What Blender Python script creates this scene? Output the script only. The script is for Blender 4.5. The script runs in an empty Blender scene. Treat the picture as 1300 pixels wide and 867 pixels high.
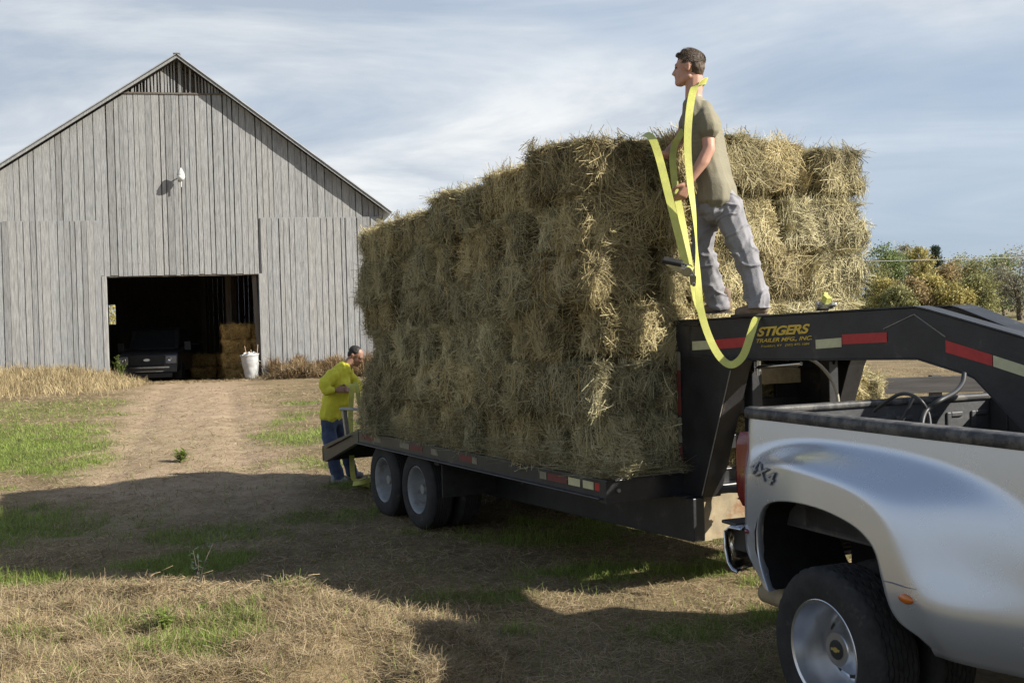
import bpy, bmesh, math, random
import numpy as np
from mathutils import Vector, Matrix, Euler, noise as mn
R_ = math.radians
C = bpy.context.scene.collection
scene = bpy.context.scene

# ------------------------------------------------------------------ camera, world, sun, exposure
CAM_H = 1.951
cam_d = bpy.data.cameras.new('camera'); cam = bpy.data.objects.new('camera', cam_d); C.objects.link(cam)
cam_d.sensor_width = 36.0; cam_d.lens = 1405.69 / 1300 * 36.0; cam_d.clip_start = .05; cam_d.clip_end = 6000
PITCH, ROLL = -0.01540, 0.02729
_F = Vector((0, math.cos(PITCH), math.sin(PITCH))); _U = Vector((0, -math.sin(PITCH), math.cos(PITCH))); _R = Vector((1, 0, 0))
_R2 = _R * math.cos(ROLL) - _U * math.sin(ROLL); _U2 = _R * math.sin(ROLL) + _U * math.cos(ROLL)
cam.matrix_world = Matrix.Translation((0, 0, CAM_H)) @ Matrix((_R2, _U2, -_F)).transposed().to_4x4()
scene.camera = cam

SUN_AZ = Vector((.955, -.297, 0)).normalized(); SUN_EL = R_(31)
sun_d = bpy.data.lights.new('sun', 'SUN'); sun_d.energy = 5.0; sun_d.angle = R_(.6); sun_d.color = (1, .95, .86)
sun = bpy.data.objects.new('sun', sun_d); C.objects.link(sun)
_to = SUN_AZ * math.cos(SUN_EL) + Vector((0, 0, math.sin(SUN_EL)))
sun.rotation_euler = _to.to_track_quat('Z', 'Y').to_euler(); sun.location = (20, -6, 20)

world = bpy.data.worlds.new('World'); scene.world = world; world.use_nodes = True
def zf_b(N, L, sep):          # the pale low sky gives way to the deeper blue overhead
    z = N.new('ShaderNodeMapRange'); z.inputs[1].default_value = .25; z.inputs[2].default_value = .7; z.inputs[3].default_value = .8; z.inputs[4].default_value = .0; L.new(sep.outputs[2], z.inputs[0]); return z.outputs[0]
def nodes_world():
    nt = world.node_tree; N = nt.nodes; L = nt.links
    bg = N['Background']
    sky = N.new('ShaderNodeTexSky'); sky.sky_type = 'NISHITA'; sky.sun_disc = False
    sky.sun_elevation = SUN_EL; sky.sun_rotation = math.atan2(SUN_AZ.x, SUN_AZ.y)
    sky.air_density = 1.0; sky.dust_density = 1.6; sky.ozone_density = 1.4
    tc = N.new('ShaderNodeTexCoord'); sep = N.new('ShaderNodeSeparateXYZ'); L.new(tc.outputs['Generated'], sep.inputs[0])
    mz = N.new('ShaderNodeMath'); mz.operation = 'MAXIMUM'; mz.inputs[1].default_value = 0.0; L.new(sep.outputs[2], mz.inputs[0])
    ad = N.new('ShaderNodeMath'); ad.inputs[1].default_value = .20; L.new(mz.outputs[0], ad.inputs[0])
    dx = N.new('ShaderNodeMath'); dx.operation = 'DIVIDE'; L.new(sep.outputs[0], dx.inputs[0]); L.new(ad.outputs[0], dx.inputs[1])
    dy = N.new('ShaderNodeMath'); dy.operation = 'DIVIDE'; L.new(sep.outputs[1], dy.inputs[0]); L.new(ad.outputs[0], dy.inputs[1])
    cb = N.new('ShaderNodeCombineXYZ'); L.new(dx.outputs[0], cb.inputs[0]); L.new(dy.outputs[0], cb.inputs[1])
    def nz(scale, detail, rough, dist, sc=(1, 1, 1), loc=(0, 0, 0)):
        mp = N.new('ShaderNodeMapping'); mp.inputs['Scale'].default_value = sc; mp.inputs['Location'].default_value = loc
        L.new(cb.outputs[0], mp.inputs[0])
        n = N.new('ShaderNodeTexNoise'); n.inputs['Scale'].default_value = scale; n.inputs['Detail'].default_value = detail
        n.inputs['Roughness'].default_value = rough; n.inputs['Distortion'].default_value = dist; L.new(mp.outputs[0], n.inputs[0]); return n
    n1 = nz(.62, 8, .55, .35, (.9, 1.0, 1), (3.1, 1.7, 0)); n2 = nz(1.15, 8, .58, .6, (.8, 1.3, 1), (7.3, 2.2, 1))
    r1 = N.new('ShaderNodeValToRGB'); r1.color_ramp.elements[0].position = .22; r1.color_ramp.elements[1].position = .56
    L.new(n1.outputs['Fac'], r1.inputs[0])
    r2 = N.new('ShaderNodeValToRGB'); r2.color_ramp.elements[0].position = .38; r2.color_ramp.elements[1].position = .64
    L.new(n2.outputs['Fac'], r2.inputs[0])
    cc = N.new('ShaderNodeMixRGB'); cc.inputs[1].default_value = (2.9, 3.35, 3.95, 1); cc.inputs[2].default_value = (5.9, 6.0, 6.0, 1)
    L.new(r2.outputs[0], cc.inputs[0])
    base = N.new('ShaderNodeMixRGB'); base.inputs[0].default_value = .5; L.new(zf_b(N, L, sep), base.inputs[0]); base.inputs[2].default_value = (2.5, 3.2, 4.2, 1)
    L.new(sky.outputs[0], base.inputs[1])
    mx = N.new('ShaderNodeMixRGB'); L.new(base.outputs[0], mx.inputs[1]); L.new(cc.outputs[0], mx.inputs[2])
    mul = N.new('ShaderNodeMath'); mul.operation = 'MULTIPLY'; mul.inputs[1].default_value = .92; L.new(r1.outputs[0], mul.inputs[0])
    zf = N.new('ShaderNodeMapRange'); zf.interpolation_type = 'SMOOTHSTEP'; zf.inputs[1].default_value = .34; zf.inputs[2].default_value = .62; zf.inputs[3].default_value = 1; zf.inputs[4].default_value = .12; L.new(sep.outputs[2], zf.inputs[0])  # clouds faded overhead, out of view, to lower the ambient light
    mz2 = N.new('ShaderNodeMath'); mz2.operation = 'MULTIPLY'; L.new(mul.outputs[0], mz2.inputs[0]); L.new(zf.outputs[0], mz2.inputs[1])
    # clouds thin out towards the low right-hand sky
    q1 = N.new('ShaderNodeMath'); q1.operation = 'MULTIPLY'; q1.inputs[1].default_value = 2.2; L.new(sep.outputs[2], q1.inputs[0])
    q2 = N.new('ShaderNodeMath'); q2.operation = 'MULTIPLY_ADD'; q2.inputs[1].default_value = -.7; L.new(sep.outputs[0], q2.inputs[0]); L.new(q1.outputs[0], q2.inputs[2])
    q3 = N.new('ShaderNodeMapRange'); q3.interpolation_type = 'SMOOTHSTEP'; q3.inputs[1].default_value = -.22; q3.inputs[2].default_value = .42; q3.inputs[3].default_value = .22; q3.inputs[4].default_value = 1; L.new(q2.outputs[0], q3.inputs[0])
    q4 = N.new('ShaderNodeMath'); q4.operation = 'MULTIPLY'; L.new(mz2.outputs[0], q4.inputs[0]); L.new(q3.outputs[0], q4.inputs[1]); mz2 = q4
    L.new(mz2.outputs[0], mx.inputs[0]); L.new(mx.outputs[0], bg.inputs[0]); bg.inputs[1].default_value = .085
nodes_world()
vs = scene.view_settings; vs.view_transform = 'Standard'; vs.look = 'None'; vs.exposure = .95; vs.gamma = 1; vs.use_curve_mapping = False
scene.render.engine = 'CYCLES'
scene.cycles.max_bounces = 6; scene.cycles.diffuse_bounces = 3; scene.cycles.transparent_max_bounces = 6

# ------------------------------------------------------------------ materials
def mat(name, col, rough=.7, metal=0, var=.15, scale=6, bump=0, bscale=40, attr=None, stretch=(1, 1, 1), col2=None, coat=0, spec=.4,
        attr_cols=None, detail=5, spot=None, spot_scale=3, spot_lo=.55, coord='Object', trans=0):
    m = bpy.data.materials.new(name); m.use_nodes = True; nt = m.node_tree; N = nt.nodes; L = nt.links
    b = N['Principled BSDF']; b.inputs['Roughness'].default_value = rough; b.inputs['Metallic'].default_value = metal
    b.inputs['Coat Weight'].default_value = coat; b.inputs['Specular IOR Level'].default_value = spec; b.inputs['Coat Roughness'].default_value = .08
    tc = N.new('ShaderNodeTexCoord'); mp = N.new('ShaderNodeMapping'); mp.inputs['Scale'].default_value = stretch
    L.new(tc.outputs[coord], mp.inputs[0])
    n = N.new('ShaderNodeTexNoise'); n.inputs['Scale'].default_value = scale; n.inputs['Detail'].default_value = detail
    n.inputs['Roughness'].default_value = .62; L.new(mp.outputs[0], n.inputs[0])
    rp = N.new('ShaderNodeValToRGB'); rp.color_ramp.elements[0].position = .3; rp.color_ramp.elements[1].position = .7
    c2 = col2 or tuple(min(1, c * (1 + var)) for c in col)
    c1 = tuple(c * (1 - var) for c in col)
    rp.color_ramp.elements[0].color = (*c1, 1); rp.color_ramp.elements[1].color = (*c2, 1); L.new(n.outputs['Fac'], rp.inputs[0])
    out = rp.outputs[0]
    if attr:
        a = N.new('ShaderNodeAttribute'); a.attribute_name = attr
        r2 = N.new('ShaderNodeValToRGB'); els = r2.color_ramp.elements
        k = len(attr_cols)
        els[0].color = (*attr_cols[0], 1); els[1].color = (*attr_cols[-1], 1)
        for i in range(1, k - 1):
            e = els.new(i / (k - 1)); e.color = (*attr_cols[i], 1)
        L.new(a.outputs['Fac'], r2.inputs[0])
        mx = N.new('ShaderNodeMixRGB'); mx.blend_type = 'MULTIPLY'; mx.inputs[0].default_value = 1
        L.new(out, mx.inputs[1]); L.new(r2.outputs[0], mx.inputs[2]); out = mx.outputs[0]
    if spot:
        n3 = N.new('ShaderNodeTexNoise'); n3.inputs['Scale'].default_value = spot_scale; n3.inputs['Detail'].default_value = 8
        n3.inputs['Roughness'].default_value = .7; L.new(tc.outputs[coord], n3.inputs[0])
        r3 = N.new('ShaderNodeValToRGB'); r3.color_ramp.elements[0].position = spot_lo; r3.color_ramp.elements[1].position = spot_lo + .12
        L.new(n3.outputs['Fac'], r3.inputs[0])
        mx = N.new('ShaderNodeMixRGB'); mx.inputs[2].default_value = (*spot, 1); L.new(r3.outputs[0], mx.inputs[0]); L.new(out, mx.inputs[1]); out = mx.outputs[0]
    L.new(out, b.inputs['Base Color'])
    if bump:
        n2 = N.new('ShaderNodeTexNoise'); n2.inputs['Scale'].default_value = bscale; n2.inputs['Detail'].default_value = 6; L.new(mp.outputs[0], n2.inputs[0])
        bp = N.new('ShaderNodeBump'); bp.inputs['Strength'].default_value = bump; bp.inputs['Distance'].default_value = .02
        L.new(n2.outputs['Fac'], bp.inputs['Height']); L.new(bp.outputs[0], b.inputs['Normal'])
    if trans:
        t = N.new('ShaderNodeBsdfTranslucent'); L.new(out, t.inputs[0]); ms = N.new('ShaderNodeMixShader'); ms.inputs[0].default_value = trans
        L.new(b.outputs[0], ms.inputs[1]); L.new(t.outputs[0], ms.inputs[2]); L.new(ms.outputs[0], N['Material Output'].inputs[0])
    return m

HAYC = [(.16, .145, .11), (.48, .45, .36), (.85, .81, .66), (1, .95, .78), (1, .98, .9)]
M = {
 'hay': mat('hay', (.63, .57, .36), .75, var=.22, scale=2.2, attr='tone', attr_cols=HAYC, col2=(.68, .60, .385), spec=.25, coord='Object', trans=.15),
 'hay_gold': mat('hay_gold', (.62, .42, .18), .8, var=.25, scale=3, attr='tone', attr_cols=HAYC, spec=.2),
 'twine': mat('twine', (.45, .33, .12), .8),
 'board': mat('weathered_board', (.285, .288, .288), .88, var=.36, scale=5, stretch=(9, 9, .55), bump=.5, bscale=18, attr='tone',
              attr_cols=[(.74, .73, .72), (.88, .88, .87), (.95, .95, .94), (1, .97, .93)], spec=.15, spot=(.15, .145, .14), spot_scale=2.4, spot_lo=.62),
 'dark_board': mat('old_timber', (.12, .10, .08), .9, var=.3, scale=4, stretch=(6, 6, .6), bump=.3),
 'tin': mat('roof_tin', (.36, .37, .37), .5, metal=.5, var=.2, scale=3, spot=(.22, .13, .08), spot_scale=2, spot_lo=.68),
 'soil': None,
 'black_paint': mat('black_paint', (.018, .018, .02), .42, var=.5, scale=5, spot=(.075, .06, .045), spot_scale=5, spot_lo=.60, bump=.06, bscale=30, spec=.5),
 'worn_edge': mat('worn_edge', (.22, .20, .17), .6, var=.3, scale=12),
 'rust_plate': mat('rusty_plate', (.26, .21, .13), .75, var=.3, scale=6, spot=(.20, .10, .045), spot_scale=4, spot_lo=.52, bump=.1),
 'tape_red': mat('tape_red', (.42, .03, .03), .35, var=.15, scale=20, spot=(.2, .03, .025), spot_scale=14, spot_lo=.62),
 'tape_white': mat('tape_white', (.50, .49, .30), .4, var=.12, scale=20, spot=(.28, .26, .15), spot_scale=14, spot_lo=.62),
 'tape_red_dirty': mat('tape_red_dirty', (.14, .03, .025), .6, var=.2, scale=20, spot=(.07, .05, .04), spot_scale=9, spot_lo=.5),
 'tape_white_dirty': mat('tape_white_dirty', (.20, .185, .13), .6, var=.2, scale=20, spot=(.07, .06, .045), spot_scale=9, spot_lo=.52),
 'yellow_letters': mat('yellow_letters', (.62, .43, .06), .5, var=.1, scale=30, spot=(.2, .15, .05), spot_scale=30, spot_lo=.62),
 'timber': mat('timber', (.42, .32, .17), .8, var=.2, scale=4, stretch=(1, 8, 8), bump=.2),
 'planks': mat('deck_planks', (.24, .19, .12), .85, var=.25, scale=4, stretch=(.6, 8, 8), bump=.2),
 'rubber': mat('rubber', (.028, .027, .026), .82, var=.3, scale=10, spot=(.075, .064, .05), spot_scale=7, spot_lo=.6, bump=.15, bscale=60, spec=.3),
 'white_rim': mat('white_rim', (.27, .28, .285), .5, var=.2, scale=8, spot=(.17, .15, .13), spot_scale=7, spot_lo=.54),
 'alloy': mat('alloy', (.58, .59, .61), .27, metal=.85, var=.1, scale=5, spot=(.25, .23, .2), spot_scale=8, spot_lo=.64),
 'silver': None,
 'cap_plastic': mat('cap_plastic', (.035, .035, .037), .6, var=.2, scale=30, bump=.15, bscale=150, spot=(.11, .105, .095), spot_scale=9, spot_lo=.46),
 'liner': mat('bed_liner', (.055, .056, .058), .55, var=.2, scale=6, bump=.1, spot=(.13, .12, .11), spot_scale=6, spot_lo=.58),
 'well': mat('wheel_well', (.018, .017, .016), .95, var=.3, scale=6, spec=.1),
 'red_lens': mat('red_lens', (.15, .006, .010), .14, var=.1, scale=5, coat=.6),
 'amber_lens': mat('amber_lens', (.48, .13, .015), .15, var=.1, scale=5, coat=.5),
 'chrome': mat('chrome', (.55, .56, .58), .18, metal=1, var=.1, scale=5, spot=(.2, .19, .18), spot_scale=6, spot_lo=.64),
 'steel': mat('bare_steel', (.34, .34, .33), .4, metal=.7, var=.2, scale=10),
 'black': mat('black_part', (.02, .02, .02), .5, var=.2),
 'badge_grey': mat('badge_grey', (.36, .37, .39), .35, metal=.4, var=.05),
 'gold': mat('emblem_gold', (.55, .42, .14), .35, metal=.5, var=.1),
 'glass': mat('dark_glass', (.02, .024, .028), .06, var=.1, spec=.6),
 'hose': mat('black_hose', (.02, .02, .02), .5, var=.2),
 'cable': mat('pale_cable', (.40, .37, .30), .6, var=.1),
 'strap': mat('yellow_strap', (.58, .58, .15), .5, var=.10, scale=14, bump=.2, bscale=200, trans=.2, spot=(.48, .46, .15), spot_scale=5, spot_lo=.6),
 'skin': mat('skin', (.46, .25, .175), .55, var=.12, scale=8, spot=(.42, .19, .13), spot_scale=5, spot_lo=.58),
 'skin2': mat('tanned_skin', (.28, .15, .10), .55, var=.12, scale=8),
 'hair': mat('brown_hair', (.075, .05, .03), .6, var=.35, scale=60, stretch=(1, 1, .25), bump=.5, bscale=90),
 'hair2': mat('dark_hair', (.02, .016, .013), .7, var=.3, scale=60, bump=.4),
 'olive': mat('olive_cotton', (.185, .168, .115), .85, var=.1, scale=5, bump=.15, bscale=120, spot=(.25, .22, .16), spot_scale=2.5, spot_lo=.62),
 'grey_cloth': mat('grey_cloth', (.215, .21, .22), .85, var=.14, scale=6, bump=.15, bscale=120, spot=(.13, .125, .13), spot_scale=4, spot_lo=.64),
 'boot': mat('boot_leather', (.16, .115, .075), .8, var=.25, scale=10, bump=.2),
 'sole': mat('boot_sole', (.05, .04, .035), .85),
 'jacket': mat('yellow_jacket', (.64, .60, .05), .75, var=.14, scale=6, bump=.2, bscale=30),
 'denim': mat('denim', (.045, .065, .12), .85, var=.4, scale=4, bump=.1, spot=(.22, .28, .4), spot_scale=4, spot_lo=.60),
 'white_shoe': mat('grey_shoe', (.25, .25, .27), .7),
 'galv': mat('galvanised', (.42, .42, .41), .5, metal=.15, var=.15, scale=6, spot=(.35, .34, .31), spot_scale=5, spot_lo=.6),
 'stick': mat('stick', (.38, .24, .15), .8, var=.2),
 'truck_dark': mat('dark_truck_paint', (.03, .032, .035), .35, var=.2, coat=.3),
 'head_glass': mat('head_glass', (.22, .22, .22), .15, var=.1, spec=.6),
 'lamp_glass': mat('lamp_glass', (.62, .64, .62), .2, var=.05, spec=.6),
 'fence': mat('fence_board', (.075, .07, .068), .88, var=.3, scale=3, stretch=(.6, 8, 8)),
 'bark': mat('bark', (.10, .08, .065), .9, var=.3, scale=10, stretch=(1, 1, .3), bump=.5),
 'wire': mat('wire', (.40, .40, .38), .5),
}
LEAFC = [(.55, .55, .57), (.85, .85, .85), (1, 1, 1), (1.0, .97, .9)]
for nm, c in (('leaf_green', (.20, .25, .10)), ('leaf_yellow', (.44, .38, .14)), ('leaf_orange', (.39, .30, .15)), ('leaf_dark', (.07, .10, .07)),
              ('leaf_olive', (.30, .295, .13)), ('leaf_bare', (.33, .31, .22))):
    M[nm] = mat(nm, c, .7, var=.2, scale=.5, attr='tone', attr_cols=LEAFC, trans=.3, spec=.2)
GRC = [(.45, .42, .36), (.75, .72, .65), (1, 1, 1)]
M['dry_blade'] = mat('dry_blade', (.45, .36, .23), .85, var=.25, scale=1.3, attr='tone', attr_cols=GRC, trans=.2, spec=.15)
M['pale_blade'] = mat('pale_blade', (.50, .41, .25), .85, var=.3, scale=1.3, attr='tone', attr_cols=GRC, trans=.25, spec=.15)
M['green_blade'] = mat('green_blade', (.25, .33, .08), .75, var=.25, scale=1.1, attr='tone', attr_cols=GRC, trans=.3, spec=.2)
M['brown_weed'] = mat('brown_weed', (.27, .19, .11), .9, var=.3, scale=2, attr='tone', attr_cols=GRC, trans=.15, spec=.1)

def vary(m, lo=.74, hi=1.14, hue=.010):
    nt = m.node_tree; N = nt.nodes; L = nt.links; b = N['Principled BSDF']; src = b.inputs['Base Color'].links[0].from_socket
    oi = N.new('ShaderNodeObjectInfo'); hs = N.new('ShaderNodeHueSaturation'); r = N.new('ShaderNodeMapRange'); r.inputs[3].default_value = lo; r.inputs[4].default_value = hi
    L.new(oi.outputs['Random'], r.inputs[0]); L.new(r.outputs[0], hs.inputs['Value']); L.new(src, hs.inputs['Color'])
    w = N.new('ShaderNodeMath'); w.operation = 'MULTIPLY'; w.inputs[1].default_value = 7.31; L.new(oi.outputs['Random'], w.inputs[0])
    fr = N.new('ShaderNodeMath'); fr.operation = 'FRACT'; L.new(w.outputs[0], fr.inputs[0]); r2 = N.new('ShaderNodeMapRange'); r2.inputs[3].default_value = .5 - hue * .5; r2.inputs[4].default_value = .5 + hue; L.new(fr.outputs[0], r2.inputs[0]); L.new(r2.outputs[0], hs.inputs['Hue'])
    r3 = N.new('ShaderNodeMapRange'); r3.inputs[3].default_value = 1.05; r3.inputs[4].default_value = .85; L.new(fr.outputs[0], r3.inputs[0]); L.new(r3.outputs[0], hs.inputs['Saturation'])
    for l in list(src.links):
        if l.to_node != hs: t = l.to_socket; L.remove(l); L.new(hs.outputs[0], t)
vary(M['hay'])
def silver():
    m = bpy.data.materials.new('silver_paint'); m.use_nodes = True; N = m.node_tree.nodes; L = m.node_tree.links; b = N['Principled BSDF']
    tc = N.new('ShaderNodeTexCoord'); n = N.new('ShaderNodeTexNoise'); n.inputs['Scale'].default_value = 2.2; n.inputs['Detail'].default_value = 9; n.inputs['Roughness'].default_value = .7
    L.new(tc.outputs['Object'], n.inputs[0])
    sp = N.new('ShaderNodeSeparateXYZ'); L.new(tc.outputs['Object'], sp.inputs[0])
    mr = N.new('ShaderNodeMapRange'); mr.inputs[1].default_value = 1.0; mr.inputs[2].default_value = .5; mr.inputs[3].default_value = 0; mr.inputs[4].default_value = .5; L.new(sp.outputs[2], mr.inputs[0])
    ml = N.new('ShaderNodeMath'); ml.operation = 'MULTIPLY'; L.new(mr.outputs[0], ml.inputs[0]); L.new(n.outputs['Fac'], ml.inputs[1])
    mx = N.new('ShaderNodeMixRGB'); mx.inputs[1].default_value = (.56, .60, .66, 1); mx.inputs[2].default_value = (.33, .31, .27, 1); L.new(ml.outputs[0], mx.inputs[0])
    L.new(mx.outputs[0], b.inputs['Base Color'])
    r = N.new('ShaderNodeMapRange'); r.inputs[3].default_value = .18; r.inputs[4].default_value = .34; L.new(n.outputs['Fac'], r.inputs[0]); L.new(r.outputs[0], b.inputs['Roughness'])
    b.inputs['Metallic'].default_value = .6; b.inputs['Coat Weight'].default_value = .45; b.inputs['Coat Roughness'].default_value = .10
    # fine metallic flake
    v = N.new('ShaderNodeTexNoise'); v.inputs['Scale'].default_value = 420; L.new(tc.outputs['Object'], v.inputs[0])
    bp = N.new('ShaderNodeBump'); bp.inputs['Strength'].default_value = .04; bp.inputs['Distance'].default_value = .002; L.new(v.outputs['Fac'], bp.inputs['Height']); L.new(bp.outputs[0], b.inputs['Normal'])
    return m
M['silver'] = silver()

# ------------------------------------------------------------------ helpers
class MB:
    def __init__(s): s.v = []; s.f = []; s.t = []
    def add(s, vs, fs, tone=.5):
        k = len(s.v); s.v += [tuple(v) for v in vs]; s.f += [tuple(i + k for i in f) for f in fs]; s.t += [tone] * len(fs); return s
    def box(s, c, d, rot=None, tone=.5):
        x, y, z = d[0] / 2, d[1] / 2, d[2] / 2
        P = [Vector((a, b, e)) for a in (-x, x) for b in (-y, y) for e in (-z, z)]
        if rot is not None: P = [rot @ p for p in P]
        c = Vector(c); return s.add([c + p for p in P], [(0, 1, 3, 2), (4, 6, 7, 5), (0, 4, 5, 1), (2, 3, 7, 6), (0, 2, 6, 4), (1, 5, 7, 3)], tone)
    def bar(s, a, b, w, h, up=(0, 0, 1), tone=.5):
        a, b = Vector(a), Vector(b); x = (b - a).normalized(); y = Vector(up).cross(x).normalized(); z = x.cross(y)
        return s.box((a + b) / 2, ((b - a).length, w, h), Matrix((x, y, z)).transposed(), tone)
    def prism(s, pts, off):          # pts: list of 3D points (planar), off: extrusion vector
        off = Vector(off); n = len(pts); P = [Vector(p) for p in pts]
        return s.add(P + [p + off for p in P], [tuple(range(n))[::-1], tuple(range(n, 2 * n))] + [(i, (i + 1) % n, n + (i + 1) % n, n + i) for i in range(n)])
    def tube(s, path, rad, n=10, cap=True, tone=.5):
        P = [Vector(p) for p in path]; m = len(P)
        if not hasattr(rad, '__len__'): rad = [rad] * m
        k = len(s.v); prev = None
        for i, p in enumerate(P):
            d = (P[min(i + 1, m - 1)] - P[max(i - 1, 0)]).normalized()
            a = prev if prev is not None else (Vector((0, 0, 1)) if abs(d.z) < .9 else Vector((1, 0, 0)))
            a = (a - d * a.dot(d)).normalized(); b = d.cross(a); prev = a
            for j in range(n):
                q = 2 * math.pi * j / n; s.v.append(tuple(p + (a * math.cos(q) + b * math.sin(q)) * rad[i]))
        for i in range(m - 1):
            for j in range(n):
                j2 = (j + 1) % n; s.f.append((k + i * n + j, k + i * n + j2, k + (i + 1) * n + j2, k + (i + 1) * n + j)); s.t.append(tone)
        if cap:
            s.f.append(tuple(k + j for j in range(n))[::-1]); s.f.append(tuple(k + (m - 1) * n + j for j in range(n))); s.t += [tone, tone]
        return s
    def lathe(s, prof, c=(0, 0, 0), axis='y', n=40, tone=.5):   # prof (a, r): a along axis
        k = len(s.v); c = Vector(c)
        for a, r in prof:
            for j in range(n):
                q = 2 * math.pi * j / n; u, v = r * math.cos(q), r * math.sin(q)
                s.v.append(tuple(c + (Vector((u, a, v)) if axis == 'y' else Vector((u, v, a)) if axis == 'z' else Vector((a, u, v)))))
        for i in range(len(prof) - 1):
            for j in range(n):
                j2 = (j + 1) % n; s.f.append((k + i * n + j, k + i * n + j2, k + (i + 1) * n + j2, k + (i + 1) * n + j)); s.t.append(tone)
        return s
    def grid(s, P):                 # P rows of points
        k = len(s.v); nr, nc = len(P), len(P[0])
        for r in P: s.v += [tuple(p) for p in r]
        for i in range(nr - 1):
            for j in range(nc - 1):
                s.f.append((k + i * nc + j, k + i * nc + j + 1, k + (i + 1) * nc + j + 1, k + (i + 1) * nc + j)); s.t.append(.5)
        return s
    def build(s, name, m, parent=None, smooth=False, bevel=0, recalc=True, solid=0):
        me = bpy.data.meshes.new(name); me.from_pydata(s.v, [], s.f); me.materials.append(m)
        a = me.attributes.new('tone', 'FLOAT', 'FACE'); a.data.foreach_set('value', s.t)
        if recalc:
            b = bmesh.new(); b.from_mesh(me); bmesh.ops.recalc_face_normals(b, faces=b.faces); b.to_mesh(me); b.free()
        if smooth:
            me.polygons.foreach_set('use_smooth', [True] * len(me.polygons))
            if smooth != 'all': me.set_sharp_from_angle(angle=R_(42))
        o = bpy.data.objects.new(name, me); C.objects.link(o)
        if parent: o.parent = parent
        if solid:  # even thickness
            md = o.modifiers.new('solid', 'SOLIDIFY'); md.thickness = solid; md.offset = 0
        if bevel:
            md = o.modifiers.new('bevel', 'BEVEL'); md.width = bevel; md.segments = 2; md.limit_method = 'ANGLE'; md.angle_limit = R_(35)
            md.harden_normals = False
        return o

def tag(o, label=None, cat=None, group=None, kind=None):
    if label: o['label'] = label
    if cat: o['category'] = cat
    if group: o['group'] = group
    if kind: o['kind'] = kind
    return o
def empty(name, loc=(0, 0, 0), rz=0):
    o = bpy.data.objects.new(name, None); C.objects.link(o); o.location = loc; o.rotation_euler = (0, 0, rz); o.empty_display_size = .2; return o
def copy_tree(o, parent=None):
    c = o.copy(); C.objects.link(c); c.parent = parent
    for ch in list(o.children): copy_tree(ch, c)
    return c
def spline(P, n=8):
    P = [Vector(p) for p in P]; out = []
    for i in range(len(P) - 1):
        a, b, c, d = P[max(i - 1, 0)], P[i], P[i + 1], P[min(i + 2, len(P) - 1)]
        for k in range(n):
            t = k / n; out.append(.5 * ((2 * b) + (c - a) * t + (2 * a - 5 * b + 4 * c - d) * t * t + (3 * b - a - 3 * c + d) * t ** 3))
    out.append(P[-1]); return out
def sstep(a, b, x):
    t = max(0, min(1, (x - a) / (b - a))); return t * t * (3 - 2 * t)
def fbm(x, y, z=0, o=4):
    return mn.fractal(Vector((x, y, z)), .9, 2.0, o)

# ------------------------------------------------------------------ frames of the place
BO, BYAW, BG = Vector((-12.632, 34.393, 0)), .205, .54
BW = Vector((math.cos(BYAW), math.sin(BYAW), 0)); BN = Vector((-math.sin(BYAW), math.cos(BYAW), 0))
TO, TY = Vector((.5991, 7.6646, 0)), .49501
TF = Vector((math.sin(TY), -math.cos(TY), 0)); TN = Vector((math.cos(TY), math.sin(TY), 0))
KO, KY = Vector((1.2506, 6.1107, 0)), .38696
KF = Vector((math.sin(KY), -math.cos(KY), 0)); KN = Vector((math.cos(KY), math.sin(KY), 0))
def TW(t, s, h): return TO + TF * t + TN * s + Vector((0, 0, h))
def BWp(u, v, h): return BO + BW * u + BN * v + Vector((0, 0, BG + h))

def gh(x, y):
    g = 0
    if y > 11: g = .47 * (1 - math.exp(-(y - 11) / 8.5))
    if y > 60: g += .012 * (min(y, 420) - 60)
    d = math.hypot(x, y)
    g += .012 * fbm(x * .9, y * .9, 1, 3) * (1 if d < 60 else 3) + .05 * fbm(x * .12, y * .12, 5, 2) * sstep(3, 12, abs(y - 9) + abs(x) * .3)
    if 9 < y < 33:
        c = -9.4 + (33 - y) * .27
        for k_ in (-.85, .85): g -= .035 * math.exp(-((x - c - k_) / .22) ** 2) * sstep(9, 12, y)
    if d < 40: g += .008 * fbm(x * 6, y * 6, 2, 3)
    # low bank of dead grass in the foreground
    e = ((x + 2.6) / 2.5) ** 2 + ((y - 6.4) / 1.55) ** 2
    g += .24 * sstep(1.15, .35, e + .35 * fbm(x * 1.7, y * 1.7, 9, 3)) * (1 + .3 * fbm(x * 3, y * 3, 4, 2))
    # the barn floor lies a little lower
    q = Vector((x, y, 0)) - BO; u, v = q.dot(BW), q.dot(BN)
    if -9 < u < 12 and v > .15: g -= .3 * sstep(.15, 1.6, v) * sstep(17, 14, v)
    return g

GREEN = [(-6.6, 17.4, 2.5, 2.6, 1.0), (-8.2, 16.2, 2.6, 2.0, 1.0), (-6.0, 14.9, 1.5, .6, .8), (-5.6, 15.2, 1.6, .8, .6), (-3.6, 17.6, 1.3, 1.2, .8), (-4.9, 11.5, 1.1, .85, 1.0), (-5.3, 10.6, .9, .5, .7),
         (-3.0, 10.7, .8, .5, .75), (-3.2, 14.6, 1.0, .6, .55), (-2.2, 11.3, .7, .4, .6), (-4.1, 8.9, .6, .25, .6), (-5.1, 19.8, 1.1, .7, .5), (.9, 8.6, .9, .35, .7), (.3, 10.1, .8, .5, .6), (-2.1, 7.0, .25, .14, .3),
         (-2.75, 6.3, .4, .12, .4), (-9.5, 19, 3, 2.2, .7), (-1.4, 13.0, 1.0, .25, .8), (-4.0, 21.5, 1.0, .5, .4), (-.2, 7.9, .5, .2, .5), (1.1, 6.9, .4, .25, .5), (-11, 24, 3, 3, .4), (2.0, 10.5, 1.2, .8, .6)]
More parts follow.
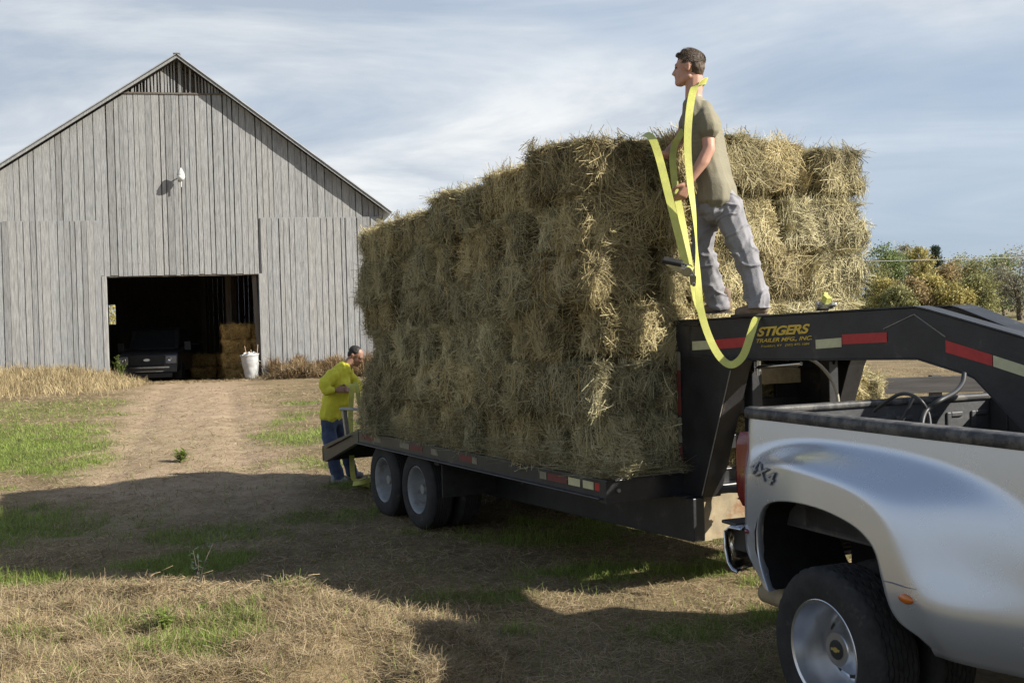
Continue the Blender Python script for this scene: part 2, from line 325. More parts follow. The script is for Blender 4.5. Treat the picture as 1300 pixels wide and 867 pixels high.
def track(x, y):
    c = -9.4 + (33 - y) * .27 if y > 8 else -2.6      # trodden way from the barn door towards the camera
    return sstep(2.2, .8, abs(x - c) + .9 * fbm(x * .9, y * .9, 11, 3)) * sstep(9, 13, y) * sstep(40, 34, y)
def green(x, y):
    w = 0
    for cx, cy, rx, ry, k in GREEN:
        e = ((x - cx) / rx) ** 2 + ((y - cy) / ry) ** 2
        if e < 3: w = max(w, k * sstep(1.5, .2, e + 1.1 * fbm(x * 2.3, y * 2.3, 3, 4) + .9 * fbm(x * 7, y * 7, 13, 3)))
    w = max(w, .75 * sstep(.15, .6, fbm(x * .8, y * .8, 7, 4)) * sstep(30, 22, y))
    return w * (1 - .9 * track(x, y))

def spaced(lo, hi, near_lo, near_hi, step, far):
    a = list(np.arange(near_lo, near_hi, step)); s = step; x = near_hi
    while x < hi: a.append(x); s *= 1.16; x += s
    a.append(hi); x = near_lo; s = step; b = []
    while x > lo: s *= 1.16; x -= s; b.append(max(x, lo))
    return b[::-1] + a
def ground():
    xs = spaced(-2500, 2500, -12, 7, .075, 0); ys = spaced(-400, 3000, 4.5, 26, .085, 0)
    V = []; G = []; TR = []
    for y in ys:
        for x in xs:
            TR.append(track(x, y) if (y < 60 and abs(x) < 30) else 0); V.append((x, y, gh(x, y))); G.append(green(x, y) if (y < 60 and abs(x) < 30) else .25 + .3 * fbm(x * .02, y * .02, 0, 3))
    nx, ny = len(xs), len(ys)
    idx = np.arange(nx * ny).reshape(ny, nx)
    F = np.stack([idx[:-1, :-1], idx[:-1, 1:], idx[1:, 1:], idx[1:, :-1]], -1).reshape(-1, 4)
    me = bpy.data.meshes.new('ground'); me.from_pydata(V, [], F.tolist())
    a = me.attributes.new('green', 'FLOAT', 'POINT'); a.data.foreach_set('value', G); a = me.attributes.new('track', 'FLOAT', 'POINT'); a.data.foreach_set('value', TR)
    me.polygons.foreach_set('use_smooth', [True] * len(me.polygons))
    m = bpy.data.materials.new('ground_soil'); m.use_nodes = True; N = m.node_tree.nodes; L = m.node_tree.links; b = N['Principled BSDF']
    b.inputs['Roughness'].default_value = .95; b.inputs['Specular IOR Level'].default_value = .1
    tc = N.new('ShaderNodeTexCoord')
    def nz(s, d=8, r=.65):
        n = N.new('ShaderNodeTexNoise'); n.inputs['Scale'].default_value = s; n.inputs['Detail'].default_value = d; n.inputs['Roughness'].default_value = r; L.new(tc.outputs['Object'], n.inputs[0]); return n
    def ramp(src, p, cols):
        r = N.new('ShaderNodeValToRGB'); r.color_ramp.elements[0].position = p[0]; r.color_ramp.elements[1].position = p[-1]
        r.color_ramp.elements[0].color = (*cols[0], 1); r.color_ramp.elements[1].color = (*cols[-1], 1)
        for q, c in list(zip(p, cols))[1:-1]: e = r.color_ramp.elements.new(q); e.color = (*c, 1)
        L.new(src, r.inputs[0]); return r
    big = ramp(nz(1.1, 10, .72).outputs['Fac'], (.32, .5, .68), ((.12, .09, .052), (.22, .17, .10), (.31, .245, .15)))
    fine = ramp(nz(22, 10, .75).outputs['Fac'], (.3, .5, .7), ((.55, .5, .45), (.9, .88, .85), (1.15, 1.15, 1.1)))
    mu = N.new('ShaderNodeMixRGB'); mu.blend_type = 'MULTIPLY'; mu.inputs[0].default_value = 1; L.new(big.outputs[0], mu.inputs[1]); L.new(fine.outputs[0], mu.inputs[2])
    tk = ramp(nz(2.5, 10, .7).outputs['Fac'], (.3, .7), ((.22, .155, .10), (.42, .32, .215))); ta = N.new('ShaderNodeAttribute'); ta.attribute_name = 'track'
    tm = N.new('ShaderNodeMixRGB'); L.new(ta.outputs['Fac'], tm.inputs[0]); L.new(mu.outputs[0], tm.inputs[1]); L.new(tk.outputs[0], tm.inputs[2]); mu = tm
    gr = ramp(nz(6, 8).outputs['Fac'], (.3, .7), ((.09, .115, .03), (.17, .21, .06)))
    at = N.new('ShaderNodeAttribute'); at.attribute_name = 'green'
    ml = N.new('ShaderNodeMath'); ml.operation = 'MULTIPLY'; ml.inputs[1].default_value = .95; L.new(at.outputs['Fac'], ml.inputs[0])
    mx = N.new('ShaderNodeMixRGB'); L.new(ml.outputs[0], mx.inputs[0]); L.new(mu.outputs[0], mx.inputs[1]); L.new(gr.outputs[0], mx.inputs[2])
    L.new(mx.outputs[0], b.inputs['Base Color'])
    bp = N.new('ShaderNodeBump'); bp.inputs['Strength'].default_value = .8; bp.inputs['Distance'].default_value = .03; L.new(nz(30, 8, .8).outputs['Fac'], bp.inputs['Height']); L.new(bp.outputs[0], b.inputs['Normal'])
    me.materials.append(m); o = bpy.data.objects.new('ground', me); C.objects.link(o); o['kind'] = 'structure'
ground()

def blades(name, n, pick, length, width, flat, m, seed, segs=2, curl=.5, kind='stuff', parent=None, origin=(0, 0, 0), wmin=.00042):
    """one mesh of many thin blades; pick(rng)->(x,y,z,scale) or None"""
    rng = random.Random(seed); V = []; T = []; k = 0; ox, oy, oz = origin
    while k < n:
        p = pick(rng)
        if p is None: n -= 1; continue
        x, y, z, sc = p
        L_ = length * rng.uniform(.45, 1.3) * sc; w = max(width, wmin * abs(y)) * rng.uniform(.7, 1.3)
        az = rng.uniform(0, 6.283); el = rng.gauss(flat[0], flat[1]); el = max(.02, min(1.5, el))
        dx, dy, dz = math.cos(az) * math.cos(el), math.sin(az) * math.cos(el), math.sin(el)
        wa = az + math.pi / 2 + rng.uniform(-.6, .6); tw = rng.uniform(-.7, .7)
        wx, wy, wz = math.cos(wa) * w / 2, math.sin(wa) * w / 2, tw * w / 2
        px, py, pz = x, y, z
        for i in range(segs + 1):
            f = 1 - .55 * i / segs
            V.append((px - wx * f - ox, py - wy * f - oy, pz - wz * f - oz)); V.append((px + wx * f - ox, py + wy * f - oy, pz + wz * f - oz))
            st = L_ / segs; px += dx * st; py += dy * st; pz += dz * st
            dz -= curl * rng.uniform(0, 1); dx += rng.uniform(-.2, .2); dy += rng.uniform(-.2, .2)
            if pz < z - .01: pz = z + .003
        tn = rng.random(); T += [tn] * segs
        k += 1
    nb = k; base = np.arange(nb)[:, None, None] * (2 * (segs + 1)); q = np.array([[2 * i, 2 * i + 1, 2 * i + 3, 2 * i + 2] for i in range(segs)])[None]
    F = (base + q).reshape(-1, 4)
    me = bpy.data.meshes.new(name); me.vertices.add(len(V)); me.vertices.foreach_set('co', np.array(V, 'f').ravel())
    me.loops.add(F.size); me.loops.foreach_set('vertex_index', F.ravel()); me.polygons.add(len(F)); me.polygons.foreach_set('loop_start', np.arange(0, F.size, 4))
    me.update(calc_edges=True)
    a = me.attributes.new('tone', 'FLOAT', 'FACE'); a.data.foreach_set('value', T); me.materials.append(m)
    o = bpy.data.objects.new(name, me); C.objects.link(o); o.location = origin
    if kind: o['kind'] = kind
    if parent: o.parent = parent
    return o
def inwheel(x, y): return False
def wedge(rng, y0=5.2, y1=31, p=1.9):
    u = rng.random(); a, b = y0 ** (1 - p), y1 ** (1 - p); y = (a + (b - a) * u) ** (1 / (1 - p))
    x = rng.uniform(-.56, .40) * y
    return x, y
def pick_dry(rng):
    x, y = wedge(rng)
    q = Vector((x, y, 0)) - BO
    if q.dot(BN) > .3: return None
    if green(x, y) > .55 and rng.random() < .8: return None
    if rng.random() < .2 * track(x, y): return None
    if rng.random() > .35 + .9 * sstep(-.45, .35, fbm(x * 1.6, y * 1.6, 21, 4)): return None
    return x, y, gh(x, y), 1
o = blades('dry_grass', 300000, pick_dry, .085, .0026, (.2, .22), M['dry_blade'], 1); tag(o, 'short dead tan grass and straw litter over the yard', 'grass')
def pick_green(rng):
    x, y = wedge(rng, p=1.5)
    g_ = green(x, y)
    if rng.random() > g_ * 1.2 * sstep(.1, .5, g_) + .03 * sstep(25, 8, y): return None
    return x, y, gh(x, y), 1
o = blades('green_grass', 480000, pick_green, .085, .0026, (.8, .38), M['green_blade'], 2, curl=.35); tag(o, 'patches of short green grass growing through the dead grass', 'grass')
def pick_mound(rng):
    x = rng.uniform(-5.2, .1); y = rng.uniform(5.2, 8.2)
    e = ((x + 2.6) / 2.5) ** 2 + ((y - 6.4) / 1.55) ** 2 + .35 * fbm(x * 1.7, y * 1.7, 9, 3)
    if e > 1.1 or rng.random() < sstep(.4, 1.1, e) * .7: return None
    return x, y, gh(x, y), 1
o = blades('dead_grass_bank', 110000, pick_mound, .12, .0024, (.4, .35), M['dry_blade'], 3, segs=3, curl=.4); tag(o, 'matted dead grass on the low bank in the foreground', 'grass')
def pick_far(rng):
    x, y = wedge(rng, 25, 34, 1.2); x = rng.uniform(-.56, -.05) * y
    q = Vector((x, y, 0)) - BO
    if q.dot(BN) > -.1 : return None
    return x, y, gh(x, y), 1
# tall dead grass against the barn, left of the door
def pick_tall(rng):
    u = rng.uniform(-5.2, 1.3); v = -abs(rng.gauss(0, 2.3)) - .1
    k = sstep(1.3, -1.0, u) * math.exp(-abs(v) / 4.0) * (.75 + .6 * fbm(u * 1.3, v * 1.3, 3, 3))
    if rng.random() > k + .05: return None
    P = BO + BW * u + BN * v; return P.x, P.y, gh(P.x, P.y), .5 + k
o = blades('tall_dead_grass', 70000, pick_tall, .55, .006, (1.15, .3), M['pale_blade'], 5, segs=3, curl=.35); tag(o, 'tall pale dead grass standing against the left barn wall', 'tall grass')
def pick_brush(rng):
    u = rng.gauss(6.9, 1.2); v = -abs(rng.gauss(.1, .55)) - .12
    if u < 5.0 or u > 10: return None
    P = BO + BW * u + BN * v; return P.x, P.y, gh(P.x, P.y) + rng.uniform(0, .3) * (1 + fbm(u * 2, v, 2, 2)), 1 + .9 * fbm(u * 1.8, v, 4, 3)
o = blades('dead_brush', 22000, pick_brush, .34, .007, (.85, .45), M['brown_weed'], 6, segs=3, curl=.3); tag(o, 'rusty brown dead brush along the barn wall right of the door', 'brush')
def pick_heap(rng):
    u = rng.gauss(5.9, .45); v = -abs(rng.gauss(.7, .25)) - .2
    P = BO + BW * u + BN * v; d = abs(u - 5.9)
    return P.x, P.y, gh(P.x, P.y) + max(0, rng.uniform(0, .38) - d * .3), 1
o = blades('cut_grass_heap', 12000, pick_heap, .3, .007, (.35, .4), M['dry_blade'], 7, segs=3, curl=.3); tag(o, 'pale heap of cut grass in front of the brown brush', 'heap')
def pick_straw_floor(rng):
    u = rng.uniform(.1, 4.8); v = rng.uniform(-1.5, 4)
    P = BO + BW * u + BN * v; return P.x, P.y, gh(P.x, P.y), 1
o = blades('spilled_straw', 9000, pick_straw_floor, .16, .01, (.15, .15), M['dry_blade'], 8, segs=2, curl=.2); tag(o, 'loose straw spilled across the dark barn doorway floor', 'straw')

# single weeds one can tell apart
def weed(name, label, x, y, h, n, seed, m, leaf=.1, cat='weed', group=None):
    root = empty(name, (x, y, gh(x, y))); rng = random.Random(seed); tag(root, label, cat, group)
    st = MB(); lf = MB()
    for i in range(n):
        az = rng.uniform(0, 6.28); ln = rng.uniform(.1, .45); hh = h * rng.uniform(.55, 1)
        P = [Vector((0, 0, 0)), Vector((math.cos(az) * ln * hh * .3, math.sin(az) * ln * hh * .3, hh * .5)), Vector((math.cos(az) * ln * hh, math.sin(az) * ln * hh, hh))]
        S = spline(P, 4); st.tube(S, [.005 * (1 - .7 * k / len(S)) for k in range(len(S))], 5)
        for k in range(2, len(S)):
            for _ in range(2):
                a = rng.uniform(0, 6.28); d = Vector((math.cos(a), math.sin(a), rng.uniform(-.3, .7))).normalized() * leaf * rng.uniform(.5, 1.1); w = d.cross(Vector((0, 0, 1))).normalized() * leaf * .13
                p = S[k]; lf.add([p, p + d * .5 + w, p + d, p + d * .5 - w], [(0, 1, 2, 3)], rng.random())
    st.build('stem', M['bark'] if m == 'dark' else M['green_blade'], root, smooth='all'); lf.build('leaves', M['green_blade'] if m != 'dark' else M['leaf_dark'], root, recalc=False)
weed('weed', 'dark bent weed stalk standing in the shadow above the grass bank', -2.42, 8.35, .38, 4, 1, 'dark', .07)
weed('weed', 'thin green weed on the left of the foreground bank', -3.55, 7.35, .3, 4, 2, 'g', .12)
weed('weed', 'low leafy green weed in the middle of the grass bank', -1.95, 6.75, .08, 9, 3, 'g', .05)
weed('weed', 'small green sprout near the bottom of the grass bank', -2.05, 6.35, .12, 5, 4, 'g', .07)
weed('weed', 'bright green leafy clump out in the sunlit yard', -4.6, 15.2, .16, 9, 5, 'g', .14)
weed('weed', 'tall seeding weed beside the left post of the barn door', BWp(.5, -.55, 0).x, BWp(.5, -.55, 0).y, .95, 12, 6, 'g', .12)
# a small heap of thick dry stalks on the bank
b = MB(); rng = random.Random(4)
for i in range(160):
    a = rng.uniform(0, 3.14); x, y = rng.gauss(-2.15, .33), rng.gauss(7.30, .18); L_ = rng.uniform(.04, .11); z = gh(x, y) + rng.uniform(.02, .1)
    d = Vector((math.cos(a), math.sin(a), rng.uniform(-.1, .35))) * L_
    b.tube([Vector((x, y, z)), Vector((x, y, z)) + d], [.0028, .0018], 5, tone=rng.random())
tag(b.build('stalk_heap', M['dry_blade'], smooth='all'), 'little heap of thick broken stalks on the crest of the bank', 'stalk heap', kind='stuff')

# ------------------------------------------------------------------ the barn
def barn():
    root = empty('wooden_barn', (BO.x, BO.y, BG), BYAW); tag(root, 'weathered grey plank barn with open doorway and tin gable roof', 'barn')
    rng = random.Random(3)
    AX, AH = 2.43, 10.10; SR, SL = .754, .655; UL, UR = -6.6, 8.72; DEP = 14
    roof_h = lambda u: AH - .12 - (u - AX) * SR if u > AX else AH - .12 - (AX - u) * SL
    def plank(b, u0, u1, lo, hi0, hi1, v, th=.025):
        t = rng.random() ** .7 if rng.random() > .08 else 0; dv = rng.uniform(-.006, .006); sk = rng.uniform(-.012, .012)
        P = [(u0, v + dv, lo), (u1, v + dv, lo), (u1 + sk, v + dv, hi1), (u0 + sk, v + dv, hi0)]
        b.prism(P, (0, th, 0)); b.t[-6:] = [t] * 6
    def run(b, u0, u1, lo, hi, v, wmin=.13, wmax=.26, gap=.017):
        u = u0
        while u < u1 - .05:
            w = min(rng.uniform(wmin, wmax), u1 - u)
            if u1 - u - w < .1: w = u1 - u
            l = lo(u) if callable(lo) else lo
            h0 = hi(u) if callable(hi) else hi; h1 = hi(u + w) if callable(hi) else hi
            if callable(hi) and u < AX < u + w: w = AX - u; h1 = hi(u + w)
            if w > .03: plank(b, u, u + w - gap * rng.uniform(.5, 1.8), l + rng.uniform(-.02, .02), h0, h1, v)
            u += w
    VB = 8.93                                              # sill of the louvred gable vent
    b = MB()
    run(b, UL, -.15, 4.93, lambda u: min(VB, roof_h(u)), 0)            # upper left
    run(b, -.15, 4.93, 3.25, lambda u: min(VB, roof_h(u)), 0)
    run(b, 4.93, UR, 4.98, lambda u: min(VB, roof_h(u)), 0)
    run(b, UL, -.15, -.3, 4.93, .04); run(b, 4.93, UR, -.3, 4.98, .04)
    b.build('front_wall', M['board'], root)
    b = MB(); run(b, -6.2, -.01, -.1, 4.97, -.05)
    b.box((-3.1, -.022, .9), (6.0, .02, .14)); b.build('sliding_door', M['board'], root)
    b = MB(); run(b, 4.81, 8.6, -.08, 5.03, -.05); b.build('sliding_door', M['board'], root)
    b = MB(); run(b, AX - 1.62, AX + 1.45, VB + .02, lambda u: roof_h(u), .02, .085, .12, .05)
    b.build('gable_vent', M['board'], root)
    b = MB(); b.box((AX - .1, .0, VB), (3.3, .06, .05)); b.prism([(AX - 1.7, .5, VB - .1), (AX + 1.5, .5, VB - .1), (AX, .5, AH - .25)], (0, .03, 0)); b.build('vent_frame', M['dark_board'], root)
    b = MB(); b.box((2.4, .11, 3.36), (5.2, .16, .3)); b.build('header', M['dark_board'], root)
    for u, w in ((.03, .13), (4.76, .10)):
        b = MB(); b.box((u, .02, 1.5), (w, .16, 3.5), tone=.9); b.build('door_post', M['board'], root, bevel=.008)
    b = MB(); b.bar((4.68, .22, -.2), (4.56, .22, 3.2), .14, .1, (0, 1, 0)); b.build('door_post', M['dark_board'], root)
    b = MB(); b.box((UL / 2 - .1, .085, 2.4), (-UL - .1, .01, 5.4)); b.box(((4.85 + UR) / 2, .085, 2.4), (UR - 4.85, .01, 5.4)); b.prism([(AX - 5.0, .09, 3.6), (AX + 5.0, .09, 3.6), (AX + 5.0, .09, 5.9), (AX + 1.3, .09, 8.7), (AX - 1.5, .09, 8.7), (AX - 5.0, .09, 6.4)], (0, .01, 0)); b.box((UL + .05, DEP / 2, 2.2), (.01, DEP - .1, 4.6)); b.box((UR - .08, DEP / 2, 2.5), (.01, DEP - .1, 5.2)); b.build('light_blocker', M['dark_board'], root)  # added dark sheets behind the boards, blocking light through the gaps
    # side and back walls
    for u in (UL, UR - .05):
        b = MB(); h = roof_h(u); v = .07
        while v < DEP - .1:
            w = rng.uniform(.16, .28); w = min(w, DEP - .07 - v); b.box((u + .012, v + w / 2, h / 2 - .2), (.025, w - .004, h + .3), tone=rng.random()); v += w
        b.build('side_wall', M['board'], root)
    b = MB(); u = UL
    while u < UR:
        w = min(rng.uniform(.16, .26), UR - u); h = roof_h(u + w / 2) - .05
        if -2.0 < u + w / 2 < -1.6: b.box((u + w / 2, DEP, .78), (w - .002, .03, 2.2)); b.box((u + w / 2, DEP, (2.72 + h) / 2), (w - .002, .03, h - 2.72))
        else: b.box((u + w / 2, DEP, h / 2 - .2), (w - .002, .03, h + .4), tone=rng.random())
        u += w
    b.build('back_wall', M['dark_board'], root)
    b = MB(); b.bar((-2.05, DEP - .04, 1.85), (-1.5, DEP - .04, 1.85), .05, .06); b.build('window_frame', M['dark_board'], root)
    # roof with rafters' thickness and a light barge edge
    for sgn, ue, sl in ((1, 9.0, SR), (-1, -6.95, SL)):
        b = MB(); e = (ue, AH - abs(ue - AX) * sl)
        n = 60
        rows = []
        for i in range(2):
            u, h = (AX, AH) if i == 0 else e
            rows.append([(u, -.30 + k * (DEP + .6) / 140, h + (.018 if k % 4 < 1 else 0)) for k in range(141)])
        b.grid(rows); b.build('roof', M['tin'], root, solid=.03)
        b = MB(); P = [(AX, -.27, AH - .03), (e[0], -.27, e[1] - .03), (e[0], -.27, e[1] - .11), (AX, -.27, AH - .11)]; b.prism(P, (0, .035, 0)); b.build('barge_board', M['board'], root)
        b = MB()
        for k in range(12): v = .6 + k * 1.2; b.bar((AX, v, AH - .12), (e[0] - sgn * .3, v, e[1] - .12 + .2), .05, .14)
        b.build('rafter', M['dark_board'], root).name = 'rafters'
    b = MB(); b.bar((AX, -.32, AH + .03), (AX, DEP + .3, AH + .03), .22, .03); b.build('ridge_cap', M['tin'], root)
    for u, v in ((3.58, 4), (-1.2, 4), (3.58, 8.5), (-1.2, 8.5), (2.3, 10.5)):
        b = MB(); b.box((u, v, 2.6), (.2, .2, 6.0)); b.build('inner_post', M['dark_board'], root)
    b = MB(); b.box((1.2, 4, 3.75), (10, .16, .22)); b.build('tie_beam', M['dark_board'], root)
    b = MB(); b.box((1.2, 8.5, 3.75), (10, .16, .22)); b.build('tie_beam', M['dark_board'], root)
barn()
def wall_lamp():
    P = BWp(2.44, -.02, 6.32); r = empty('wall_lamp', P, BYAW); tag(r, 'silver dusk to dawn lamp high on the barn gable', 'lamp')
    b = MB(); b.tube(spline([(0, 0, .02), (0, -.12, .06), (0, -.26, .05)], 5), .02, 10); b.box((0, -.0, .0), (.09, .03, .22)); b.build('arm', M['steel'], r, smooth=True)
    b = MB(); b.lathe([(.20, .05), (.24, .03), (.24, .0)], (0, -.27, 0), 'z', 20); b.lathe([(.0, .12), (.05, .12), (.12, .09), (.20, .05)], (0, -.27, 0), 'z', 24); b.build('housing', M['galv'], r, smooth=True)
    b = MB(); b.lathe([(.0, .12), (-.04, .13), (-.10, .105), (-.15, .05), (-.16, 0)], (0, -.27, 0), 'z', 24); b.build('lens', M['lamp_glass'], r, smooth=True)
    b = MB(); b.lathe([(-.16, .02), (-.34, .018), (-.34, 0)], (0, -.20, 0), 'z', 10); b.build('conduit', M['galv'], r, smooth=True)
wall_lamp()
def bin_():
    P = BWp(4.42, -.28, 0); P.z = gh(P.x, P.y); r = empty('trash_bin', P, BYAW); tag(r, 'dented pale metal bin leaning beside the barn doorway post', 'bin')
    r.rotation_euler = (R_(2), R_(-5), BYAW)
    b = MB(); prof = [(0, .19), (.02, .20)]
    for k in range(12): prof += [(.05 + k * .055, .205 + k * .006), (.07 + k * .055, .21 + k * .006)]
    prof += [(.74, .285), (.76, .30), (.78, .295), (.78, .28), (.70, .262), (.03, .18), (.03, 0)]
    b.lathe(prof, (0, 0, 0), 'z', 36)
    v = [Vector(q) for q in b.v]; b.v = [tuple(q + Vector((1, 1, 0)) * 0 + Vector((q.x, q.y, 0)).normalized() * .015 * fbm(q.x * 6, q.y * 6, q.z * 5, 3) if Vector((q.x, q.y)).length > .01 else q) for q in v]
    b.build('body', M['galv'], r, smooth=True)
    for s in (-1, 1):
        b = MB(); b.tube(spline([(s * .25, -.06, .55), (s * .31, -.05, .53), (s * .31, .05, .53), (s * .25, .06, .55)], 4), .009, 8); b.build('handle', M['steel'], r, smooth=True)
    b = MB(); rng = random.Random(1)
    for i in range(20):
        a = rng.uniform(0, 6.28); d = rng.uniform(0, .2); b.box((math.cos(a) * d, math.sin(a) * d, .72 + rng.uniform(0, .09)), (.12, .09, .05), Euler((rng.uniform(-1, 1), rng.uniform(-1, 1), a)).to_matrix())
    o = b.build('litter', M['galv'], None, bevel=.01); o.matrix_world = Matrix.Translation(P) @ Euler((R_(2), R_(-5), BYAW)).to_matrix().to_4x4(); tag(o, 'pale crumpled litter heaped in the mouth of the bin', 'litter', kind='stuff')
    for i, (x, y, tx, ty, l, lb) in enumerate(((-.09, 0, -.12, .05, .62, 'left reddish stick leaning out of the pale bin'), (.0, .03, -.02, .1, .5, 'middle reddish stick standing in the pale bin'), (.1, .02, .1, .08, .66, 'right reddish stick standing in the pale bin'))):
        b = MB(); A = Vector((x, y, .3)); B = A + Vector((tx, ty, l + .12)); b.tube(spline([A, (A + B) / 2 + Vector((.01, 0, 0)), B], 4), .012, 8)
        s = b.build('wooden_stick', M['stick'], None, smooth=True); s.location = P; s.rotation_euler = (0, 0, BYAW); tag(s, lb, 'stick', 'sticks standing in the bin')
bin_()
def barn_truck():
    P = BWp(.93, 2.6, -.3); r = empty('parked_truck', P, BYAW + R_(-4)); tag(r, 'dark pickup truck parked nose out inside the barn', 'truck'); r['group'] = 'pickup trucks'
    del r['group']
    m = M['truck_dark']; W = .99
    b = MB()      # body side profile extruded across
    prof = [(0, .45), (0, .72), (.04, 1.02), (.12, 1.10), (1.25, 1.18), (1.35, 1.2), (3.4, 1.22), (3.45, 1.3), (5.4, 1.3), (5.45, .5), (4.7, .42), (1.6, .42)]
    b.prism([(-W, y, z) for y, z in prof], (2 * W, 0, 0)); b.build('body', m, r, bevel=.06)
    b = MB(); cab = [(1.25, 1.19), (1.75, 1.84), (2.1, 1.92), (3.2, 1.90), (3.42, 1.25)]; b.prism([(-.82, y, z) for y, z in cab], (1.64, 0, 0)); b.build('cab', m, r, bevel=.06)
    b = MB(); b.prism([(-.72, 1.27, 1.235), (.72, 1.27, 1.235), (.66, 1.70, 1.80), (-.66, 1.70, 1.80)], (0, -.02, .015)); b.build('windscreen', M['glass'], r)
    b = MB(); b.box((0, -.02, .84), (1.12, .06, .36)); g = b.build('grille', M['black'], r, bevel=.02)
    b = MB()
    for k in range(2): b.box((0, -.055, .77 + k * .13), (1.06, .02, .015))
    b.build('grille_bar', M['black'], g).name = 'grille_bars'
    b = MB(); b.lathe([(-.085, 0), (-.085, .07), (-.06, .08)], (0, 0, 0), 'y', 24); o = b.build('emblem', M['chrome'], g, smooth=True); o.scale = (1.5, 1, .62); o.location = (0, 0, .85)
    for s in (-1, 1):
        b = MB(); b.box((s * .79, -.025, .84), (.36, .09, .27)); h = b.build('headlight', M['head_glass'], r, bevel=.03)
        b = MB(); b.lathe([(-.075, 0), (-.085, .05), (-.072, .07)], (s * .74, 0, .85), 'y', 20); b.build('reflector', M['chrome'], h, smooth=True)
    b = MB(); b.box((0, -.10, .52), (2.0, .2, .2)); bb = b.build('bumper', M['truck_dark'], r, bevel=.03); b = MB(); b.box((.1, -.205, .60), (1.3, .02, .04)); b.box((.1, -.205, .47), (.9, .02, .03)); b.build('bumper_trim', M['chrome'], bb)
    b = MB(); b.box((0, -.19, .33), (1.7, .1, .16)); b.build('air_dam', M['black'], r, bevel=.02)
    for s in (-1, 1):
        b = MB(); b.box((s * 1.12, 1.45, 1.28), (.22, .1, .3)); b.tube([(s * .85, 1.5, 1.2), (s * 1.05, 1.46, 1.25)], .02, 8); b.build('mirror', M['black'], r, bevel=.03)
        for y in (.95, 4.5):
            b = MB(); b.lathe([(-.13, 0), (-.13, .25), (-.14, .36), (-.09, .40), (.09, .40), (.14, .36), (.13, 0)], (s * .88, y, .40), 'x', 32); b.build('wheel', M['rubber'], r, smooth=True)
barn_truck()

